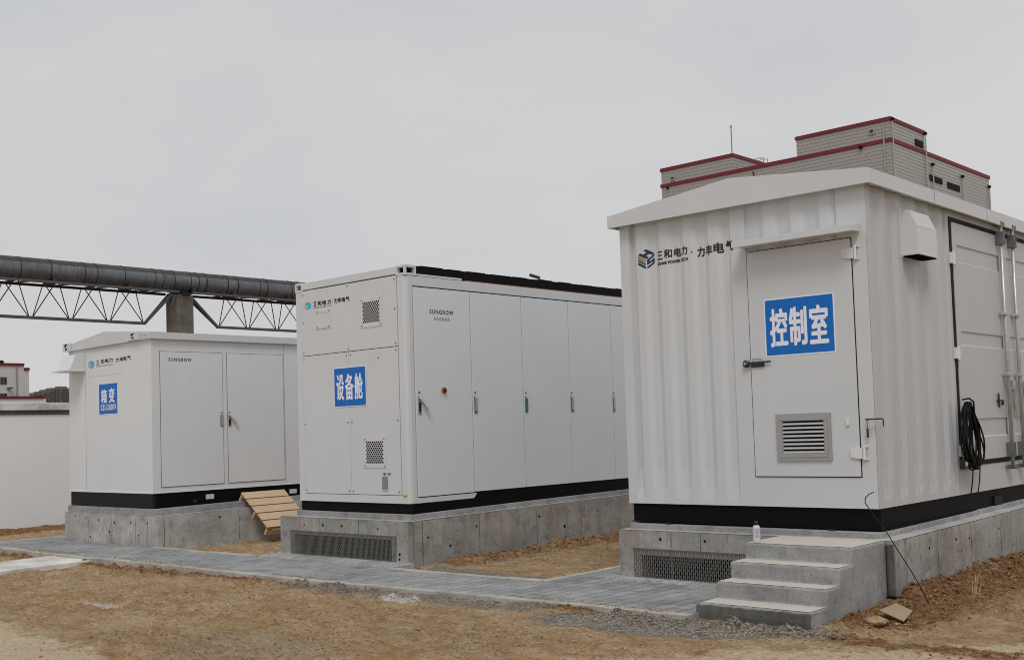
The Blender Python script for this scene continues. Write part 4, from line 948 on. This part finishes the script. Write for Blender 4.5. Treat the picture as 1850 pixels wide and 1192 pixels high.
for k in range(5):
    mb = MB(); slab(mb, k*bw+.004, (k+1)*bw-.017, random.uniform(-.006, .006), .79+random.uniform(-.006, .006), 0, .020); mb.build('deck_board', 'pallet_wood', pal, bevel=.003)
for y in (.01, .36, .72):
    mb = MB(); slab(mb, .0, Ls-.03, y, y+.07, -.020, -.001); mb.build('batten', 'pallet_wood_dark', pal)
for s in (.005, Ls*.5-.02, Ls-.075):
    mb = MB(); slab(mb, s, s+.045, .005, .78, -.125, -.0205); mb.build('bearer', 'pallet_wood', pal, bevel=.004)

# ------------------------------------------------------------------ boundary wall on the left
bw_ = thing('boundary_wall', 'long white rendered boundary wall with a grey coping, behind the transformer cabin', 'wall', (-20.25, 9, 0))
n = 120; mb = MB(); mb.box(-.24, 0, -14, 60, -.3, 2.09); mb.build('render', 'wall_plaster', bw_)
mb = MB(); mb.box(-.27, .025, -14, 60, 2.09, 2.165); mb.build('drip_course', 'coping_dark', bw_, bevel=.01)
mb = MB()
for k in range(20):
    y = -13.2+k*3.65; dz = (.0, .008, -.005)[k % 3]; mb.box(-.30, .05, y, y+3.635, 2.166, 2.305+dz)
mb.build('coping', 'wall_coping', bw_, bevel=.012)

# ------------------------------------------------------------------ overhead pipe on trussed bridge
PX, PZ, PR = -34.7, 7.0, .362
pp = thing('overhead_pipe', 'thick grey insulated pipe running across the sky above the trusses', 'pipe', (PX, 20, PZ))
mb = MB(); ys = np.arange(-15, 45.1, .5); mb.tube([(0, y, 0) for y in ys], PR, 40, 0)
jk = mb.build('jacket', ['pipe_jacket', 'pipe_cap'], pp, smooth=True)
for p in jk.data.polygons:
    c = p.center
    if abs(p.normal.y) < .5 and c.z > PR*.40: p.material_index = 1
yy = -13.8
while yy < 40:
    w = random.choice((.02, .025, .045)); mb = MB(); mb.tube([(0, yy, 0), (0, yy+w, 0)], PR+.010, 40, 0); mb.build('seam_band', 'jacket_seam', pp); yy += random.choice((.30, .42, .62, .86, .95, 1.1))
for y in (-3.9, -1.35, 1.0, 2.65, 5.0, 7.5, -6.5, -9):
    mb = MB(); mb.prism([(.14, -.43), (.40, -.43), (.34, -.24), (.27, -.22), (.14, -.33)], y-.06, y+.06, 1); mb.prism([(-.14, -.43), (-.40, -.43), (-.34, -.24), (-.27, -.22), (-.14, -.33)], y-.06, y+.06, 1); mb.box(-.14, .14, y-.06, y+.06, -.43, -.34); mb.build('saddle', 'truss_steel', pp)
def truss(y_end0, y_end1, ysb, label):
    t = thing('pipe_truss', label, 'truss', (PX, 0, 0), 0, 'steel trusses under the overhead pipe')
    zt, zb = 6.545, 5.49
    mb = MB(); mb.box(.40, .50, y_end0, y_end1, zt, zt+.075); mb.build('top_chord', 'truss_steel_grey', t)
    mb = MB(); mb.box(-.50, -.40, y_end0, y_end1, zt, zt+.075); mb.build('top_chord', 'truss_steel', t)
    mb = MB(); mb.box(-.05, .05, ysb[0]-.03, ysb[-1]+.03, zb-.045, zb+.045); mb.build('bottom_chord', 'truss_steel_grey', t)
    for a, b in ((ysb[0], y_end0+.05), (ysb[-1], y_end1-.05)):
        for sx in (-.36, .36):
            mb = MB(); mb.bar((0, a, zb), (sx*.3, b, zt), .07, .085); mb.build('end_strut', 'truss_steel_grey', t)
    nodes = [(p+q)/2 for p, q in zip(ysb[:-1], ysb[1:])]
    for p in ysb:
        for m_ in nodes:
            if abs(m_-p) < .75:
                for sx in (-.45, .45):
                    s_ = .05 if m_ > p else -.05
                    mb = MB(); mb.tube([(0, p+s_, zb), (sx, m_-s_*1.2, zt+.02)], .017, 6); mb.build('web_rod', 'truss_steel', t)
    for m_ in list(nodes)+[ysb[0], ysb[-1]]:
        mb = MB(); mb.box(-.40, .40, m_-.05, m_+.05, zt+.01, zt+.06); mb.build('cross_tie', 'truss_steel', t)
        mb = MB(); mb.bar((-.42, m_+.1, zt+.035), (.42, m_+.62, zt+.035), .03, .03); mb.build('diagonal_tie', 'truss_steel', t)
    return t
yl = [19.33-1.283*k for k in range(8)][::-1]; yr = [22.14+1.26*k for k in range(8)]
truss(yl[0]-.9, 20.36, yl, 'dark steel truss left of the concrete pier, hanging under the pipe')
truss(20.9, yr[-1]+.9, yr, 'dark steel truss right of the concrete pier, partly behind the container')
pier = thing('concrete_pier', 'square weathered concrete pier holding up the overhead pipe', 'pier', (PX, 20.63, 0))
mb = MB(); mb.box(-.32, .40, -.32, .32, -.3, 6.50); mb.build('column', 'concrete_pier', pier, bevel=.02)
mb = MB(); mb.box(-.55, .55, -.16, .16, 6.50, 6.548); mb.box(-.2, .2, -.2, .2, 6.62, 6.66); mb.box(-.12, .12, -.3, .3, 6.548, 6.62); mb.build('bearing_plate', 'truss_steel', pier)

# ------------------------------------------------------------------ large clad building beyond, upper right
S = 2.0
def bz(z): return 1.5559+S*(z-1.5559)
bd = thing('industrial_building', 'tall grey clad industrial building with dark red roof bands behind the control cabin', 'building', (0, 0, 0))
bx0, bx1, by0, by1 = -41.82*S, -26.25*S, 60*S, 74.95*S
pitch = .40
def siding(mb, x0, x1, y0, y1, z0, z1):
    n = max(1, round((z1-z0)/pitch)); h = (z1-z0)/n
    pr = []
    for i in range(n): pr += [(0.0, z0+i*h), (.0, z0+i*h+h*.74), (.032, z0+i*h+h*.80), (.032, z0+(i+1)*h-.004)]
    vs = []
    for d, z in pr: vs += [(x0+d, y0+d, z), (x1-d, y0+d, z), (x1-d, y1-d, z), (x0+d, y1-d, z)]
    fs = [(4*i+k, 4*i+(k+1) % 4, 4*i+4+(k+1) % 4, 4*i+4+k) for i in range(len(pr)-1) for k in range(4)]
    mb.add(vs, fs+[tuple(range(len(vs)-4, len(vs)))])
def block(nm, x0, x1, y0, y1, z0, z1, band):
    mb = MB(); siding(mb, x0, x1, y0, y1, z0, z1-band+.02); o = mb.build(nm, 'siding', bd)
    mb = MB(); e = .12
    for b in ((x0-e, x1+e, y0-e, y0+.2), (x0-e, x1+e, y1-.2, y1+e), (x0-e, x0+.2, y0+.2, y1-.2), (x1-.2, x1+e, y0+.2, y1-.2)): mb.box(b[0], b[1], b[2], b[3], z1-band, z1)
    mb.build('parapet_band', 'red_trim', o); return o
main = block('main_block', bx0, bx1, by0, by1, -.3, bz(17.11), .42)
up1 = block('upper_block', -32.05*S, bx1, by0+.02, 64.72*S, bz(17.11)+.01, bz(18.30), .40)
up2 = block('upper_block', bx0, -36.43*S, by0+.02, by0+9.5, bz(17.11)+.01, bz(18.155), .40)
def fbox(mb, x0, x1, z0, z1, y, d, mat=0): mb.box(x0*S, x1*S, y*S-d, y*S+.05, bz(z0), bz(z1), mat)
def sbox(mb, y0, y1, z0, z1, d, mat=0): mb.box(bx1-.05, bx1+d, y0*S, y1*S, bz(z0), bz(z1), mat)
for (x0, x1, z0, z1, par) in ((-27.50, -27.15, 17.50, 17.83, up1), (-41.08, -40.75, 17.22, 17.52, up2)):
    mb = MB(); fbox(mb, x0, x1, z0, z1, 60, .12, 0); o = mb.build('window', 'siding', par)
    mb = MB(); fbox(mb, x0+.07, x1-.07, z0+.08, z1-.07, 60, .135, 0); mb.build('pane', 'glass_dark', o)
for (y0, y1, z0, z1, par) in ((63.30, 64.40, 17.22, 17.60, up1), (65.15, 67.0, 15.42, 15.78, main), (67.8, 69.7, 15.34, 15.72, main)):
    mb = MB(); sbox(mb, y0, y1, z0, z1, .10, 0); o = mb.build('window', 'louver_black', par)
    mb = MB(); sbox(mb, y0+.06, y1-.06, z0+.04, z1-.04, .115, 0); mb.build('pane', 'louver_black', o)
for (y, z1, z0) in ((60.14, 18.1, -.2), (64.66, 18.05, -.2), (65.55, 16.35, -.2), (70.17, 16.30, -.2), (74.70, 16.28, -.2)):
    mb = MB(); mb.tube([(bx1+.17, y*S, bz(z0)), (bx1+.17, y*S, bz(z1))], .085, 8, 0); mb.box(bx1, bx1+.32, y*S-.2, y*S+.2, bz(z1), bz(z1)+.3, 1); mb.build('downpipe', ['downpipe_grey', 'gap_dark'], bd)
mb = MB(); mb.box(-26.62*S-.08, -26.62*S+.08, by0-.14, by0+.05, bz(14), bz(18.0)); mb.build('corner_trim', 'siding', bd)
mb = MB(); mb.lathe([(.1, 0), (.9, .1), (.9, .75), (.5, 1.0)], (-27.5*S, by0+2.5, bz(18.05)), 14); mb.build('roof_fan', 'plate_grey', up1)
mb = MB(); mb.tube([(-36.75*S, by0+1, bz(18.1)), (-36.75*S, by0+1, bz(19.93))], .07, 8); mb.lathe([(.11, 0), (.11, .25)], (-36.75*S, by0+1, bz(19.93)), 8); mb.build('mast', 'plate_grey', up2)
mb = MB(); lx = -36.43*S-.3
for yy in (by0+7.2, by0+8.2): mb.tube([(lx+.5, yy, bz(18.0)), (lx+.5, yy, bz(18.42)), (lx-.3, yy, bz(18.48)), (lx-.9, yy, bz(18.42)), (lx-.9, yy, bz(18.0))], .05, 6)
mb.box(lx-.95, lx-.85, by0+7.2, by0+8.2, bz(18.2), bz(18.2)+.06); mb.build('roof_ladder', 'plate_grey', up2)
mb = MB(); mb.lathe([(.14, 0), (.14, .3)], (-41.3*S, by0-.2, bz(16.72)), 8); mb.lathe([(.2, 0), (.2, .3)], (-28.0*S, by0-.2, bz(16.80)), 8); mb.build('wall_lamp', 'gap_dark', main)
mb = MB(); mb.tube([(-35.0*S, by0-.1, bz(16.2)), (-35.0*S+.1, by0-.1, bz(16.6)), (-35.0*S-.05, by0-.1, bz(16.75))], .06, 6); mb.build('cable_stub', 'gap_dark', main)

# street lamp whose head shows above the middle container
sp_ = CAMP+(cf_+cr_*((966-925-16.86)/2029.8)-cu_*((500-596-71.9)/2029.8))*30
lamp = thing('street_lamp', 'slim street lamp whose head just shows above the middle container roof', 'street lamp', (sp_.x, sp_.y, 0), .74)
lz = sp_.z
mb = MB(); mb.bar((-.14, 0, lz+.06), (.14, 0, lz-.04), .16, .07); mb.build('lamp_head', 'dark_metal', lamp, bevel=.02)
mb = MB(); mb.tube([(.12, 0, lz-.05), (.34, 0, lz-.115), (.7, 0, lz-.24), (1.0, 0, lz-.55)], .022, 8); mb.build('arm', 'galvanised', lamp)
mb = MB(); mb.tube([(1.0, 0, -.2), (1.0, 0, lz-.5)], [.07, .04], 10); mb.build('pole', 'galvanised', lamp)

# ------------------------------------------------------------------ far left: white building and unfinished apartment blocks
S4 = 2.0
def tz(z): return 1.5559+S4*(z-1.5559)
tx = -70*S4
wb = thing('white_building', 'white flat-roofed building with dark red roof bands beyond the boundary wall', 'building', (tx, 0, 0))
def wbox(mb, y0, y1, z0, z1, x0, x1, mat=0): mb.box(x0, x1, y0*S4, y1*S4, tz(z0), tz(z1), mat)
mb = MB(); wbox(mb, 24, 30.77, 0, 6.44, -12, 0); wbox(mb, 30.77, 31.10, 0, 6.17, -12, -.05); mb.build('wall', 'drain_white', wb)
mb = MB(); wbox(mb, 23.9, 30.78, 6.44, 6.60, -12.1, .15); wbox(mb, 30.79, 31.12, 6.17, 6.33, -12.1, .1); mb.build('roof_band', 'red_trim_dark', wb)
mb = MB(); wbox(mb, 24, 31.45, 0, 4.33, 0, 3.0); an = mb.build('annex', 'wall_plaster', wb)
mb = MB(); wbox(mb, 23.9, 31.30, 4.33, 4.49, -.0, 3.15); wbox(mb, 31.1, 31.45, 4.45, 4.53, .5, 3.12); mb.build('roof_band', 'red_trim_dark', an)
for (y0, y1, z0, z1) in ((29.30, 29.71, 5.28, 5.74), (29.28, 29.72, 4.50, 4.74), (27.9, 28.3, 5.28, 5.74)):
    mb = MB(); wbox(mb, y0, y1, z0, z1, -.05, .06); o = mb.build('window', 'window_frame', wb)
    for a, b in ((y0+.02, (y0+y1)/2-.012), ((y0+y1)/2+.012, y1-.02)):
        mb = MB(); wbox(mb, a, b, z0+.02, z1-.02, .06, .08); mb.build('pane', 'glass_dark', o)
mb = MB(); mb.tube([(.12, 30.31*S4, tz(4.5)), (.12, 30.31*S4, tz(6.42))], .06, 8); mb.build('downpipe', 'plate_grey', wb)
mb = MB(); mb.prism([(29.70*S4, tz(5.0)), (29.93*S4, tz(5.03)), (29.93*S4, tz(5.09)), (29.75*S4, tz(5.09))], 0.01, .8, 0); mb.build('lamp_bracket', 'dark_metal', wb)
mb = MB(); wbox(mb, 29.58, 29.75, 6.60, 6.79, -2, -1); mb.build('roof_vent', 'gap_dark', wb)
S5 = 5.0
def az(z): return 1.5559+S5*(z-1.5559)
ax_ = -250*S5
blocks = [(111.4, 112.62, 13.0, 2, 'low grey unfinished block just beside the white building'), (112.70, 113.20, 12.7, 1, 'narrow grey unfinished block, lowest in the far row'),
          (113.25, 115.9, 13.35, 5, 'mid height grey unfinished apartment block with open balconies, centre of the far row'), (116.0, 121.2, 14.15, 8, 'tallest grey unfinished apartment block, nearest the cabin in the far row')]
for k, (y0, y1, z1, nw, lab) in enumerate(blocks):
    t = thing('apartment_block', lab, 'apartment block', (ax_, (y0+y1)/2*S5, 0), 0, 'unfinished apartment blocks far beyond the wall')
    hw = (y1-y0)/2*S5
    mb = MB(); mb.box(-14, 0, -hw, hw, -.3, az(z1)); 
    if k >= 2: mb.box(-10, -2, -hw*.3, hw*.5, az(z1), az(z1)+1.9)
    mb.build('wall', 'far_wall', t)
    fl = 2.9; nf = 6; bwid = 2*hw/nw
    for j in range(nw):
        yc = -hw+(j+.5)*bwid
        for f in range(nf):
            zt = az(z1)-1.5-f*fl
            if zt < 45: break
            if (j*7+f*3+k) % 9 == 0: continue
            mb = MB(); w = bwid*(.38 if j % 3 else .30); mb.box(-.5, .12, yc-w, yc+w, zt-2.1, zt); mb.build('window', 'far_window', t)
    if k >= 2:
        for f in range(nf):
            zt = az(z1)-1.2-f*fl
            if zt < 45: break
            for j in range(0, nw, 3):
                yc = -hw+(j+.5)*bwid; mb = MB(); mb.box(0, 1.3, yc-bwid*.42, yc+bwid*.42, zt-2.65, zt-1.75); mb.build('balcony', 'far_slab', t)
